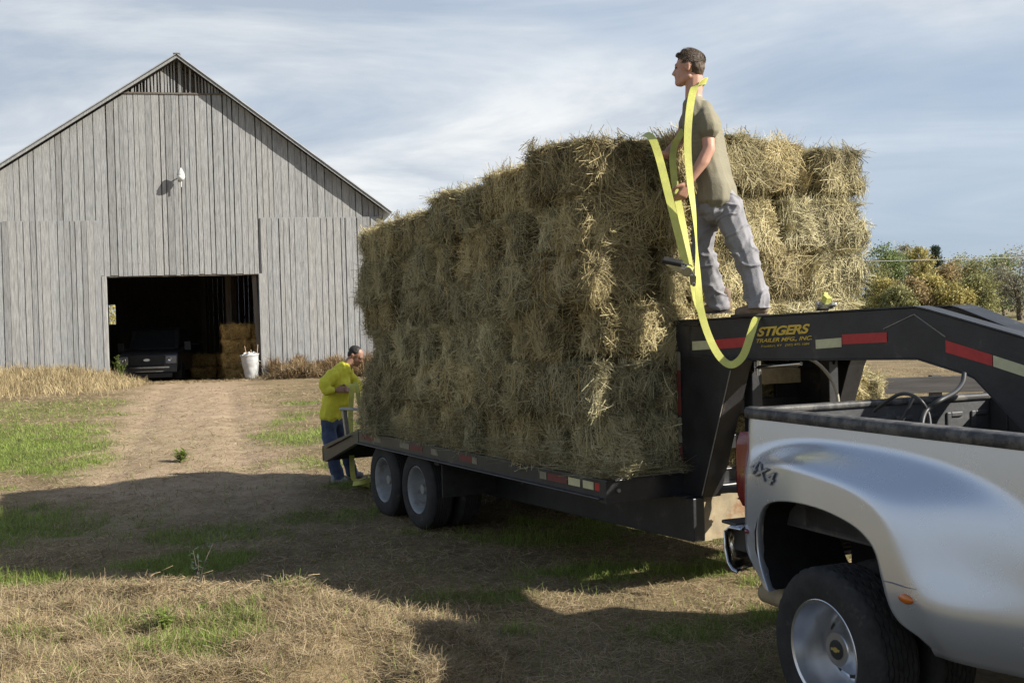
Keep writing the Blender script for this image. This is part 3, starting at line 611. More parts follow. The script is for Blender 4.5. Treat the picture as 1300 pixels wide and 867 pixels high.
# ------------------------------------------------------------------ hay bales
def bale_mesh(name, L_, W, H, seed, n, blade=(.06, .22), m='hay', shag=1.0):
    rng = random.Random(seed); V = []; F = []; T = []
    nx, ny, nz = int(L_ / .04), int(W / .04), int(H / .04)
    # body: six displaced faces built from a cube grid
    b = bmesh.new(); ids = {}
    def surf(q, groove=1):
        r = .085; c = Vector((max(-L_ / 2 + r, min(L_ / 2 - r, q.x)), max(-W / 2 + r, min(W / 2 - r, q.y)), max(-H / 2 + r, min(H / 2 - r, q.z)))); d = q - c
        if d.length > 1e-6: q = c + d.normalized() * min(r, d.length)
        nn = q.normalized(); s = Vector((seed * 7.3, 0, 0))
        q = q + nn * (.055 * mn.fractal(q * 4.5 + s, .8, 2, 3))
        if groove:
            q += nn * .014 * mn.fractal(q * 22 + s, .8, 2, 2)
            for tx in (-L_ * .22, L_ * .22): q -= nn * .015 * math.exp(-((q.x - tx) / .02) ** 2)
            q -= nn * (.022 + .014 * max(0, math.cos(q.x * 2 * math.pi / .11 + seed)) ** 4)
        return q
    def vert(i, j, k):
        if (i, j, k) not in ids:
            p = Vector((i / nx - .5, j / ny - .5, k / nz - .5)); q = surf(Vector((p.x * L_, p.y * W, p.z * H)))
            ids[(i, j, k)] = b.verts.new(q)
        return ids[(i, j, k)]
    for i in range(nx):
        for j in range(ny):
            for k in (0, nz): b.faces.new([vert(i, j, k), vert(i + 1, j, k), vert(i + 1, j + 1, k), vert(i, j + 1, k)])
    for i in range(nx):
        for k in range(nz):
            for j in (0, ny): b.faces.new([vert(i, j, k), vert(i + 1, j, k), vert(i + 1, j, k + 1), vert(i, j, k + 1)])
    for j in range(ny):
        for k in range(nz):
            for i in (0, nx): b.faces.new([vert(i, j, k), vert(i, j + 1, k), vert(i, j + 1, k + 1), vert(i, j, k + 1)])
    bmesh.ops.recalc_face_normals(b, faces=b.faces); b.verts.index_update()
    V = [tuple(v.co) for v in b.verts]; F = [tuple(v.index for v in f.verts) for f in b.faces]; T = [.02 + .2 * rng.random() for _ in F]; b.free()  # body toned dark: shade between the strands is put into its colour
    areas = [W * H, W * H, L_ * H, L_ * H, L_ * W, L_ * W * .4]; tot = sum(areas)
    # strands: locks that share a direction, with looser straws between them
    def nzv(p, o): return mn.noise(p * 6 + Vector((seed * 3.1, o, 0)))
    def face_point():
        r = rng.random() * tot; f = 0
        while r > areas[f]: r -= areas[f]; f += 1
        a, c = rng.uniform(-.5, .5), rng.uniform(-.5, .5)
        if f < 2: return f, Vector((1 if f else -1, 0, 0)), Vector(((1 if f else -1) * L_ / 2, a * W, c * H)), Vector((0, 1, 0)), Vector((0, 0, 1))
        if f < 4: return f, Vector((0, 1 if f == 3 else -1, 0)), Vector((a * L_, (1 if f == 3 else -1) * W / 2, c * H)), Vector((1, 0, 0)), Vector((0, 0, 1))
        return f, Vector((0, 0, 1 if f == 4 else -1)), Vector((a * L_, c * W, (1 if f == 4 else -1) * H / 2)), Vector((1, 0, 0)), Vector((0, 1, 0))
    def near_edge(p):
        k = sum((L_ / 2 - abs(p.x) < .035, W / 2 - abs(p.y) < .035, H / 2 - abs(p.z) < .035)); return k >= 2
    def strand(f, N_, q, d, ln, w, tn, bd):
        tn = min(1, max(0, tn + .55 * mn.noise(q * 4.5 + Vector((seed * 5.7, 3, 0))) + .2 * mn.noise(q * 14)))
        wd = d.cross(N_ + Vector((rng.uniform(-.8, .8), rng.uniform(-.8, .8), rng.uniform(-.8, .8)))).normalized() * w * .5; k = len(V)
        for i in range(4):
            V.append(tuple(q - wd)); V.append(tuple(q + wd)); q = q + d * ln / 3; d = (d + bd).normalized()
        for i in range(3): F.append((k + 2 * i, k + 2 * i + 1, k + 2 * i + 3, k + 2 * i + 2)); T.append(tn)
    locks = int(n / 95)
    for _ in range(locks):
        f, N_, p, u, v = face_point()
        if near_edge(p) and rng.random() < .7: continue
        ang = rng.gauss(math.pi / 2, .6) if (f < 4 and rng.random() < .4) else rng.uniform(0, 6.28)
        d0 = u * math.cos(ang) + v * math.sin(ang)
        if f < 4 and d0.z > .4: d0 = -d0
        side = d0.cross(N_).normalized(); out = rng.uniform(-.015, .026); wid = rng.uniform(.015, .06); tn0 = rng.gauss(.55, .16); cb = rng.gauss(0, .12)
        for _ in range(rng.randint(35, 85)):
            ln = rng.uniform(*blade) * .85; d = (d0 + side * rng.gauss(0, .42) + N_ * rng.gauss(.05, .14)).normalized()
            q = surf(p, 0) - N_ * .004 - d0 * ln * .45 + side * rng.gauss(0, wid) + d0 * rng.gauss(0, .04) + N_ * (out * rng.uniform(.3, 1.1) - .012)
            strand(f, N_, q, d, ln, rng.uniform(.002, .0048), min(1, max(0, rng.gauss(tn0, .16))), side * cb + N_ * rng.gauss(-.14, .1))
    for _ in range(int(n * .5)):
        f, N_, p, u, v = face_point()
        if near_edge(p) and rng.random() < .7: continue
        ang = nzv(p, 0) * 7 + rng.gauss(0, .9)
        d = u * math.cos(ang) + v * math.sin(ang); d = (d + N_ * (max(0, nzv(p, 5)) * .4 + rng.uniform(-.15, .25)) * shag).normalized()
        if f < 4: d.z -= .25 * rng.random()
        ln = rng.uniform(*blade) * (1.6 if rng.random() < .05 else 1)
        strand(f, N_, surf(p, 0) - d * ln * .5 + N_ * (rng.uniform(-.025, .012) + .01 * nzv(p, 9)), d, ln, rng.uniform(.002, .0048), min(1, max(0, rng.gauss(.5, .25))), Vector((rng.gauss(0, .2), rng.gauss(0, .2), rng.gauss(-.08, .2))))
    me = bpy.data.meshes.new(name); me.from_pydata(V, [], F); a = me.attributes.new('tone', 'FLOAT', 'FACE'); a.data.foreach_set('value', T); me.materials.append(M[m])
    me.polygons.foreach_set('use_smooth', [True] * len(me.polygons))
    tb = MB()
    for tx in (-L_ * .22, L_ * .22):
        w, h = W / 2 + .002, H / 2 + .002; tb.tube([(tx, -w, -h + .05), (tx, -w, h - .05), (tx, -w + .05, h), (tx, w - .05, h), (tx, w, h - .05), (tx, w, -h + .05), (tx, w - .05, -h), (tx, -w + .05, -h), (tx, -w, -h + .05)], .003, 5)
    tm = tb.build('twine', M['twine'], None).data
    bpy.data.objects.remove(bpy.data.objects[[o.name for o in bpy.data.objects if o.data == tm][0]])
    return me, tm
BL, BWd, BH = .875, .485, .385
VA = [bale_mesh('hay_bale', BL, BWd, BH, s, 10500) for s in (1, 2, 3, 4)]          # laid along the deck
VBm = [bale_mesh('hay_bale', .83, .432, BH, s, 10000) for s in (5, 6, 7)]              # laid across the deck
ORD = ['bottom', 'second', 'third', 'fourth', 'fifth', 'top']; NTH = ['first', 'second', 'third', 'fourth', 'fifth', 'sixth', 'seventh', 'eighth', 'ninth', 'tenth']
def put_bale(variants, loc, rz, rng, label, group, tilt=.02):
    me, tm = rng.choice(variants)
    o = bpy.data.objects.new('hay_bale', me); C.objects.link(o); o.location = loc
    o.rotation_euler = (rng.gauss(0, tilt) + (math.pi if rng.random() < .0 else 0), rng.gauss(0, tilt), rz + (math.pi if rng.random() < .5 else 0) + rng.gauss(0, tilt * 1.2))
    tag(o, label, 'hay bale', group)
    t = bpy.data.objects.new('twine', tm); C.objects.link(t); t.parent = o
    return o
def load():
    rng = random.Random(12); DK = .87
    ang = TY - math.pi / 2; t_front = -.02
    for k in range(6):
        z = DK + (k + .5) * .403; top = k == 5
        if k % 2 == 1 or top:
            nl, nw = 5, 5; pw = 2.56 / nw
            for i in range(nl):
                for j in range(nw):
                    if not (top or i in (0, nl - 1) or j in (0, nw - 1)): continue
                    jt, js = rng.uniform(-.035, .03), rng.uniform(-.08, .07)
                    if i == 0: jt = rng.uniform(-.04, .05)
                    P = TW(t_front - (i + .5) * (BL + .035) + jt, (j + .5) * pw + js - (.02 + (.035 * ((i + k) % 2)) if j == 0 else 0), z + (rng.uniform(-.01, .03) if top else 0) - (.082 * i) * (k / 5))
                    if top and i == 0 and j < 2: P.z -= .02
                    if j == 0: lb = f'hay bale, {ORD[k]} layer, {NTH[i]} from the front corner on the shaded long side'
                    elif i == 0: lb = f'hay bale, {ORD[k]} layer, {NTH[j]} from the left in the sunlit front'
                    elif top: lb = f'hay bale on top of the load, row {i + 1} back, {NTH[j]} across'
                    else: lb = 'hay bale on the hidden far side or back of the load'
                    if j == 0 and i == 0: lb = f'hay bale at the near front corner of the load, {ORD[k]} layer'
                    put_bale(VA, P, ang, rng, lb, 'hay bales stacked on the trailer')
        else:
            nl, nw = 10, 3; pl = .455; pw = 2.56 / nw
            for i in range(nl):
                for j in range(nw):
                    if not (i in (0, nl - 1) or j in (0, nw - 1)): continue
                    jt, js = rng.uniform(-.02, .02), rng.uniform(-.09, .07)
                    if i == 0: jt = rng.uniform(-.02, .05)
                    P = TW(t_front - (i + .5) * pl + jt, (j + .5) * pw + js, z - .041 * i * (k / 5))
                    if j == 0: lb = f'end of a crosswise hay bale, {ORD[k]} layer, {NTH[i]} from the front on the shaded side'
                    elif i == 0: lb = f'crosswise hay bale, {ORD[k]} layer, {NTH[j]} from the left in the sunlit front'
                    else: lb = 'hay bale on the hidden far side or back of the load'
                    if j == 0 and i == 0: lb = f'crosswise hay bale at the near front corner of the load, {ORD[k]} layer'
                    put_bale(VBm, P, ang + math.pi / 2, rng, lb, 'hay bales stacked on the trailer')
    # loose wisps caught on the deck edge and the faces
    def pk(r):
        t = r.uniform(-4.7, .05); s = r.choice((0, 0, 0, 1))
        if s == 0: P = TW(t, r.uniform(-.06, .02), .87 + abs(r.gauss(0, .12)))
        else: P = TW(r.uniform(-.02, .08), r.uniform(0, .7), .87 + abs(r.gauss(0, .06)))
        return P.x, P.y, P.z, 1
    o = blades('loose_hay', 5000, pk, .16, .003, (-.1, .5), M['hay'], 31, segs=3, curl=.6, wmin=.0003); tag(o, 'loose hay wisps hanging over the trailer deck edge', 'hay')
load()
GOLD = [bale_mesh('hay_bale', .95, .5, .42, s, 2600, (.1, .24), 'hay_gold') for s in (8, 9)]
def barn_hay():
    rng = random.Random(5); n = 0
    names = ['bottom', 'second', 'third', 'top']
    for k in range(4):
        for j, v in enumerate((1.7, 2.6)):
            for i in range(2):
                if k == 3 and i == 1 and j == 1: continue
                P = BWp(3.98 + i * .97 + rng.uniform(-.06, .06), v, -.3 + .26 + k * .48)
                lb = f'golden hay bale inside the doorway, {names[k]} of the ' + ['front left', 'front right', 'rear left', 'rear right'][j * 2 + i] + ' column'
                o = put_bale(GOLD, P, BYAW, rng, lb, 'golden bales stacked inside the barn', .03); o.scale = (1, 1, 1.16)
    for k in range(2):
        for i in range(2):
            P = BWp(2.55 + i * .98, 6.0, -.3 + .24 + k * .45)
            put_bale(GOLD, P, BYAW, rng, f'dim hay bale deep in the barn, {["lower", "upper"][k]} {["left", "right"][i]} of four', 'dim bales deep in the barn', .03)
barn_hay()
def yard_hay():
    rng = random.Random(8)
    for k, nm in enumerate(('bottom', 'middle', 'top')):
        P = Vector((3.86, 12.4, gh(3.86, 12.4) + .21 + k * .4)); put_bale(VA, P, 1.3, rng, f'hay bale standing behind the trailer neck, {nm} of three', 'three bales beyond the trailer', .03)
yard_hay()

# ------------------------------------------------------------------ gooseneck trailer (local x = forward, y = across to the far side, z = up)
def text_mesh(txt, w, h, shear=0, bold=0, ext=.0015, m=None, name='lettering', space=1.0):
    cu = bpy.data.curves.new(name, 'FONT'); cu.body = txt; cu.size = 1; cu.shear = shear; cu.offset = bold; cu.extrude = .01; cu.space_character = space
    o = bpy.data.objects.new(name, cu); C.objects.link(o); dg = bpy.context.evaluated_depsgraph_get(); me = bpy.data.meshes.new_from_object(o.evaluated_get(dg)); bpy.data.objects.remove(o)
    co = np.empty(len(me.vertices) * 3, 'f'); me.vertices.foreach_get('co', co); co = co.reshape(-1, 3); lo, hi = co.min(0), co.max(0)
    co = (co - lo) / (hi - lo) * np.array([w, h, ext]); me.vertices.foreach_set('co', co.astype('f').ravel()); me.update()
    me.materials.clear(); me.materials.append(m); me.name = name
    return me
def put_mesh(me, name, parent, mw):
    o = bpy.data.objects.new(name, me); C.objects.link(o); o.parent = parent; o.matrix_parent_inverse = Matrix(); o.matrix_basis = mw; return o

def trailer():
    root = empty('gooseneck_trailer', TO, TY - math.pi / 2); tag(root, 'black gooseneck flatbed trailer loaded with hay, on tandem dual wheels', 'trailer')
    BP = M['black_paint']; Wd = 2.55; L_ = 4.80
    # frame: side rails, front plate
    b = MB()
    for y in (.03, Wd - .03):
        b.box((-L_ / 2, y, .79), (L_, .05, .13)); b.box((-L_ / 2, y + (-.02 if y < 1 else .02), .725), (L_, .09, .014))
    b.box((-.0, Wd / 2, .775), (.09, Wd, .17)); b.box((.03, Wd / 2, .85), (.06, Wd, .012))
    for i in range(11): b.box((-.3 - i * .42, Wd / 2, .76), (.05, Wd - .12, .09))
    b.build('deck_frame', BP, root, bevel=.006)
    b = MB(); rng = random.Random(2)
    for i in range(13): b.box((-L_ / 2, .06 + .094 + i * .1873, .845), (L_ - .1, .18, .035), tone=rng.random())
    b.build('deck_planks', M['planks'], root, bevel=.004)
    # dovetail tail
    A, B = (-L_, .80), (-6.02, .50)
    b = MB()
    for y in (.0, Wd - .05): b.prism([(A[0], y, A[1] + .07), (B[0], y, B[1] + .09), (B[0], y, B[1] - .085), (B[0] + .12, y, B[1] - .085), (A[0], y, A[1] - .07)], (0, .05, 0))
    b.box((B[0] + .03, Wd / 2, B[1]), (.06, Wd, .16))
    for i in range(4):
        f = (i + .5) / 4; b.box((A[0] + (B[0] - A[0]) * f, Wd / 2, A[1] + (B[1] - A[1]) * f - .03), (.05, Wd - .1, .07))
    b.bar((A[0], .12, A[1] - .0), (B[0], .12, B[1] - .0), .04, .05)
    b.build('dovetail', BP, root, bevel=.006)
    b = MB()
    for i in range(6): b.bar((A[0] - .02, .3 + i * .4, A[1] + .06), (B[0] + .03, .3 + i * .4, B[1] + .08), .36, .035)
    b.build('dovetail_planks', M['planks'], root, bevel=.004)
    # ramp bracket on the tail
    b = MB(); b.bar((-5.25, -.03, 1.07), (-5.0, .30, 1.05), .09, .03); b.bar((-5.22, .0, 1.05), (-5.22, .04, .68), .05, .05); b.bar((-5.1, .18, 1.04), (-5.1, .18, .72), .04, .04); b.build('ramp_bracket', M['steel'], root, bevel=.006)
    # long beams under the deck
    for y in (.58, 1.85):
        b = MB(); b.prism([(.26, y, .70), (.26, y, .395), (-3.6, y, .33), (-L_, y, .52), (-L_, y, .70)], (0, .10, 0)); b.box((-1.8, y + .05, .705), (4, .17, .012)); b.build('main_beam', BP, root, bevel=.006)
    b = MB(); b.prism([(.20, .70, .70), (.20, 1.84, .70), (.20, 1.84, .37), (.20, .70, .39)], (.012, 0, 0)); b.box((.215, .735, .54), (.02, .07, .31)); b.build('cross_plate', M['rust_plate'], root)
    b = MB(); b.box((.1, 1.27, .735), (.12, 1.2, .05)); b.bar((.1, .7, .74), (.9, 1.25, .78), .05, .05); b.build('cross_tube', BP, root, bevel=.01)
    # posts with tapering gusset, neck
    k = .2
    def g(t, h, off=0, far=False):                     # point on the near (or far) face of the converging neck
        y = .66 + k * t + off
        return (t, (Wd - y) if far else y, h)
    side = [(0, 1.935), (1.84, 1.983), (1.92, 1.965), (2.475, 1.797), (2.80, 1.70), (3.0, 1.60), (3.0, 1.20), (2.60, 1.20), (2.465, 1.293), (2.189, 1.581), (2.139, 1.602), (1.85, 1.686), (.64, 1.672), (.60, 1.60)]
    for far in (False, True):
        s = -1 if far else 1
        b = MB(); P = [g(t, h, 0, far) for t, h in side] + [g(0, 1.55, 0, far)]
        n = Vector((-k * s, 1, 0)).normalized() * .012 * s
        b.prism(P, n)
        P2 = [Vector(p) + n.normalized() * .13 for p in P]; b.prism(P2, n)
        # flanges closing the box
        for (t0, h0), (t1, h1) in zip(side[:5], side[1:6]):
            a0, a1 = Vector(g(t0, h0, 0, far)), Vector(g(t1, h1, 0, far)); w = n.normalized() * .165
            b.prism([a0 - w * .06 + Vector((0, 0, .001)), a1 - w * .06 + Vector((0, 0, .001)), a1 + w * .94 + Vector((0, 0, .001)), a0 + w * .94 + Vector((0, 0, .001))], (0, 0, .012))
        for (t0, h0), (t1, h1) in zip(side[7:12], side[8:13]):
            a0, a1 = Vector(g(t0, h0, 0, far)), Vector(g(t1, h1, 0, far)); w = n.normalized() * .16
            b.prism([a0, a1, a1 + w, a0 + w], (0, 0, -.01))
        nk = b.build('neck_beam', BP, root, bevel=.003)
        if not far:
            off = Vector((k, -1, 0)).normalized() * .003
            def q(t, h): return Vector(g(t, h)) + off
            def strip(t0, h0, t1, h1, w0, w1, m, nm):
                c = MB(); c.prism([q(t0, h0), q(t1, h1), q(t1, h1 - w1), q(t0, h0 - w0)], Vector((k, -1, 0)).normalized() * .0015); c.build(nm, m, nk)
            strip(.155, 1.795, .335, 1.803, .062, .062, M['tape_white'], 'reflector_tape')
            strip(.340, 1.805, .66, 1.824, .066, .066, M['tape_red'], 'reflector_tape')
            strip(1.166, 1.800, 1.352, 1.812, .058, .058, M['tape_white'], 'reflector_tape')
            strip(1.358, 1.832, 1.662, 1.842, .062, .060, M['tape_red'], 'reflector_tape')
            strip(2.030, 1.792, 2.30, 1.708, .070, .062, M['tape_red'], 'reflector_tape')
            strip(2.305, 1.706, 2.60, 1.612, .062, .062, M['tape_white'], 'reflector_tape')
            c = MB(); c.tube([q(1.64, 1.862), q(1.84, 1.945), q(2.03, 1.81)], .0045, 6); c.build('weld_seam', M['worn_edge'], nk)
            X = Vector((1, k, 0)).normalized(); Z = X.cross(Vector((0, 0, 1))); ln = math.hypot(1, k)
            def letter(txt, t0, t1, h0, h1, shear, bold, space=1):
                me = text_mesh(txt, (t1 - t0) * ln, h1 - h0, shear, bold, .002, M['yellow_letters'], 'lettering', space)
                mw = Matrix((X, Vector((0, 0, 1)), Z)).transposed().to_4x4(); sl = math.atan2(.018, .42)
                mw = Matrix.Translation(q(t0, h0)) @ mw @ Matrix.Rotation(sl, 4, 'Z'); put_mesh(me, 'lettering', nk, mw)
            letter('STIGERS', .715, 1.130, 1.824, 1.886, .35, .035, .95)
            letter('TRAILER MFG., INC.', .71, 1.140, 1.778, 1.808, .35, .02, 1)
            letter('Frankfort, KY   (502) 875-1084', .745, 1.12, 1.748, 1.766, .2, .0, 1)
        # upright with its gusset
        b = MB(); y = .66 if not far else Wd - .66
        P = [(0, y, 1.70), (.64, y, 1.68), (.60, y, 1.60), (.262, y, .70), (0, y, .70)]
        b.prism([(a, c + (.002 if not far else -.002) , e) for a, c, e in P], (0, .012 * s, 0)); b.prism([(a, c + s * .13, e) for a, c, e in P], (0, .012 * s, 0))
        b.box((.006, y + s * .07, 1.25), (.012, .13, 1.2)); b.prism([(.262, y - s * .004, .70), (.60, y - s * .004, 1.60), (.64, y - s * .004, 1.67), (.655, y - s * .004, 1.67), (.61, y - s * .004, 1.59), (.272, y - s * .004, .70)], (0, .16 * s, 0))
        up = b.build('upright', BP, root, bevel=.003)
        if not far:
            for h1, h0, mm in ((1.72, 1.59, M['tape_white_dirty']), (1.59, 1.27, M['tape_red_dirty']), (1.25, 1.07, M['tape_white_dirty']), (1.05, .92, M['tape_red_dirty'])):
                c = MB(); c.box((.035, y - .006, (h0 + h1) / 2), (.04, .003, h1 - h0)); c.build('reflector_tape', mm, up)
            c = MB(); c.bar((.271, y - .006, .72), (.61, y - .006, 1.60), .004, .012, (0, 1, 0)); c.build('worn_corner', M['worn_edge'], up)
    # top deck between the beams, coupler
    b = MB(); b.box((.12, Wd / 2, 1.915), (.24, 1.2, .02)); b.box((.10, Wd / 2, 1.80), (.10, 1.18, .2)); b.build('neck_crossmember', BP, root, bevel=.004)
    b = MB(); b.box((.62, Wd / 2, 1.80), (.10, .86, .22)); b.box((1.5, Wd / 2, 1.80), (.1, .52, .22)); b.box((2.9, Wd / 2, 1.42), (.26, .2, .42)); b.build('neck_brace', BP, root, bevel=.006)
    b = MB(); b.tube([(2.92, Wd / 2, 1.70), (2.92, Wd / 2, .98)], .055, 24); b.tube([(2.92, Wd / 2, 1.10), (2.92, Wd / 2, .98)], .085, 24); b.build('coupler', BP, root, smooth=True)
    b = MB(); b.bar((.08, .80, 1.52), (.08, 1.86, 1.51), .04, .12); b.build('headboard_timber', M['timber'], root, bevel=.004)
    b = MB(); b.bar((.07, .80, 1.30), (.07, 1.86, 1.30), .03, .10); b.bar((.07, .80, 1.05), (.07, 1.86, 1.05), .03, .10); b.build('headboard_rail', BP, root, bevel=.004)
    b = MB(); b.box((.045, 1.72, 1.28), (.02, .36, .66)); b.build('headboard_plate', BP, root, bevel=.003)
    b = MB()
    for y_, z_ in ((.75, 1.90), (.80, .78), (1.75, .78), (.1, .78), (2.4, .78)): b.tube([(.046 if z_ < 1 else .0, y_, z_), (.062, y_, z_)], .014, 6)
    b.tube([(.047, .05, .862), (.047, 2.5, .862)], .005, 5); b.build('bolt', M['worn_edge'], root).name = 'weld_bead'
    # jack with crank handle, hose
    for y in (.92, 1.63):
        b = MB(); b.box((.52, y, 1.32), (.09, .09, .62)); b.box((.52, y, .95), (.065, .065, .5)); b.box((.52, y, .70), (.18, .18, .012)); b.build('jack_leg', BP, root, bevel=.006)
    b = MB(); b.tube([(.62, .86, 1.612), (1.02, .90, 1.645)], .013, 12); b.tube([(.64, .862, 1.56), (.64, .862, 1.67)], .012, 12); b.box((.56, .87, 1.62), (.14, .06, .07)); b.build('crank_handle', M['chrome'], root, smooth=True)
    b = MB(); b.tube(spline([(.72, 1.10, 1.68), (.80, 1.20, 1.655), (.85, 1.30, 1.55), (.87, 1.36, 1.40), (.85, 1.38, 1.20)], 8), .012, 10); b.build('pale_hose', M['cable'], root, smooth=True)
    b = MB(); b.tube(spline([(.45, .95, 1.62), (.46, .96, 1.45), (.45, .97, 1.2)], 6), .005, 6); b.build('thin_cable', M['cable'], root, smooth=True)
    # reflectors along the deck rail
    def tape(t0, t1, m, dz=0):
        c = MB(); c.box(((t0 + t1) / 2, .0035, .80 + dz), (t1 - t0, .002, .055)); c.build('reflector_tape', M[m], root)
    for t0, t1, m in ((-.10, -.03, 'tape_red'), (-.26, -.12, 'tape_white'), (-.46, -.30, 'tape_white'), (-.76, -.48, 'tape_red'), (-.88, -.78, 'tape_white'), (-2.05, -1.95, 'tape_white'), (-2.3, -2.06, 'tape_red'), (-2.9, -2.75, 'tape_white'), (-3.4, -3.1, 'tape_red'), (-3.65, -3.42, 'tape_white'), (-4.35, -4.15, 'tape_white'), (-4.7, -4.38, 'tape_red')): tape(t0, t1, m + ('_dirty' if t0 < -.5 else ''))
    c = MB(); c.bar((-5.0, -.002, .79), (-5.35, -.002, .70), .003, .05, (0, 1, 0)); c.build('reflector_tape', M['tape_white_dirty'], root)
    c = MB(); c.bar((-5.36, -.002, .698), (-5.8, -.002, .585), .003, .05, (0, 1, 0)); c.build('reflector_tape', M['tape_red_dirty'], root)
    # tandem dual wheels and axles
    def wheel(x, y, out):                              # out = -1: outer face towards -y
        tyre = MB(); s = out
        prof = [(-.10, .225), (-.117, .24), (-.122, .30), (-.118, .345), (-.10, .372), (-.085, .384)]
        for i in range(-3, 4): prof += [(i * .026 - .009, .386), (i * .026 - .006, .378), (i * .026 + .003, .378), (i * .026 + .006, .386)] if False else [(i * .024 - .008, .386), (i * .024 + .006, .386), (i * .024 + .008, .378), (i * .024 + .013, .378)]
        prof += [(.085, .384), (.10, .372), (.118, .345), (.122, .30), (.117, .24), (.10, .225)]
        rim = MB(); rp = [(-.105, .232), (-.112, .226), (-.10, .214), (-.06, .208), (-.02, .204), (.02, .198), (.06, .185), (.065, .165)]; dp = [(.065, .166), (.05, .15), (.03, .13), (.03, .078), (-.01, .062), (-.03, .05), (-.055, .045), (-.055, 0)]
        rim.lathe([(a * -s, r) for a, r in rp], (x, y, .385), 'y', 48)
        w = rim.build('wheel', M['white_rim'], root, smooth=True); rim = MB(); rim.lathe([(a * -s, r) for a, r in dp], (x, y, .385), 'y', 40)
        for i in range(8):
            a = i * math.pi / 4; rim.lathe([(.03 * -s, .014), (.006 * -s, .012), (.004 * -s, 0)], (x + .105 * math.cos(a), y, .385 + .105 * math.sin(a)), 'y', 6)
        rim.build('hub_disc', M['steel'], w, smooth=True)
        tyre.lathe([(a, r) for a, r in prof], (x, y, .385), 'y', 56); tyre.build('tyre', M['rubber'], w, smooth=True)
    for x in (-3.351, -4.221):
        for y, o in ((.155, -1), (.455, 1), (Wd - .155, 1), (Wd - .455, -1)): wheel(x, y, o)
        b = MB(); b.tube([(x, .3, .385), (x, Wd - .3, .385)], .06, 20); b.build('axle', BP, root, smooth=True)
        for y in (.80, Wd - .80):
            b = MB()
            for i in range(4): L2 = .40 - i * .08; b.tube(spline([(x - L2, y, .47 - i * .012), (x, y, .435 - i * .012), (x + L2, y, .47 - i * .012)], 5), .012, 4)
            b.build('leaf_spring', BP, root)
    b = MB(); b.box((-2.72, .30, .56), (.02, .55, .34)); b.box((-2.78, .30, .71), (.1, .6, .05)); b.build('mud_flap', M['rubber'], root)
    return root
trailer()
def binder():
    P = TW(1.22, .93, 1.978); r = empty('winch_ratchet', P, TY - math.pi / 2 - .5); tag(r, 'ratchet lever with a yellow strap stub lying on the neck beam', 'ratchet')
    b = MB(); b.box((0, 0, .03), (.22, .05, .03)); b.box((.12, 0, .035), (.13, .035, .022), Euler((0, R_(-8), 0)).to_matrix()); b.tube([(-.08, -.04, .035), (-.08, .04, .035)], .03, 14); b.box((-.02, 0, .05), (.06, .06, .03)); b.build('lever', M['steel'], r, bevel=.006)
    b = MB(); b.box((.02, 0, .075), (.05, .04, .05), Euler((0, .5, .3)).to_matrix()); b.box((.0, 0, .1), (.025, .03, .04), Euler((0, -.3, .3)).to_matrix()); b.build('strap_stub', M['strap'], r, bevel=.004)
binder()

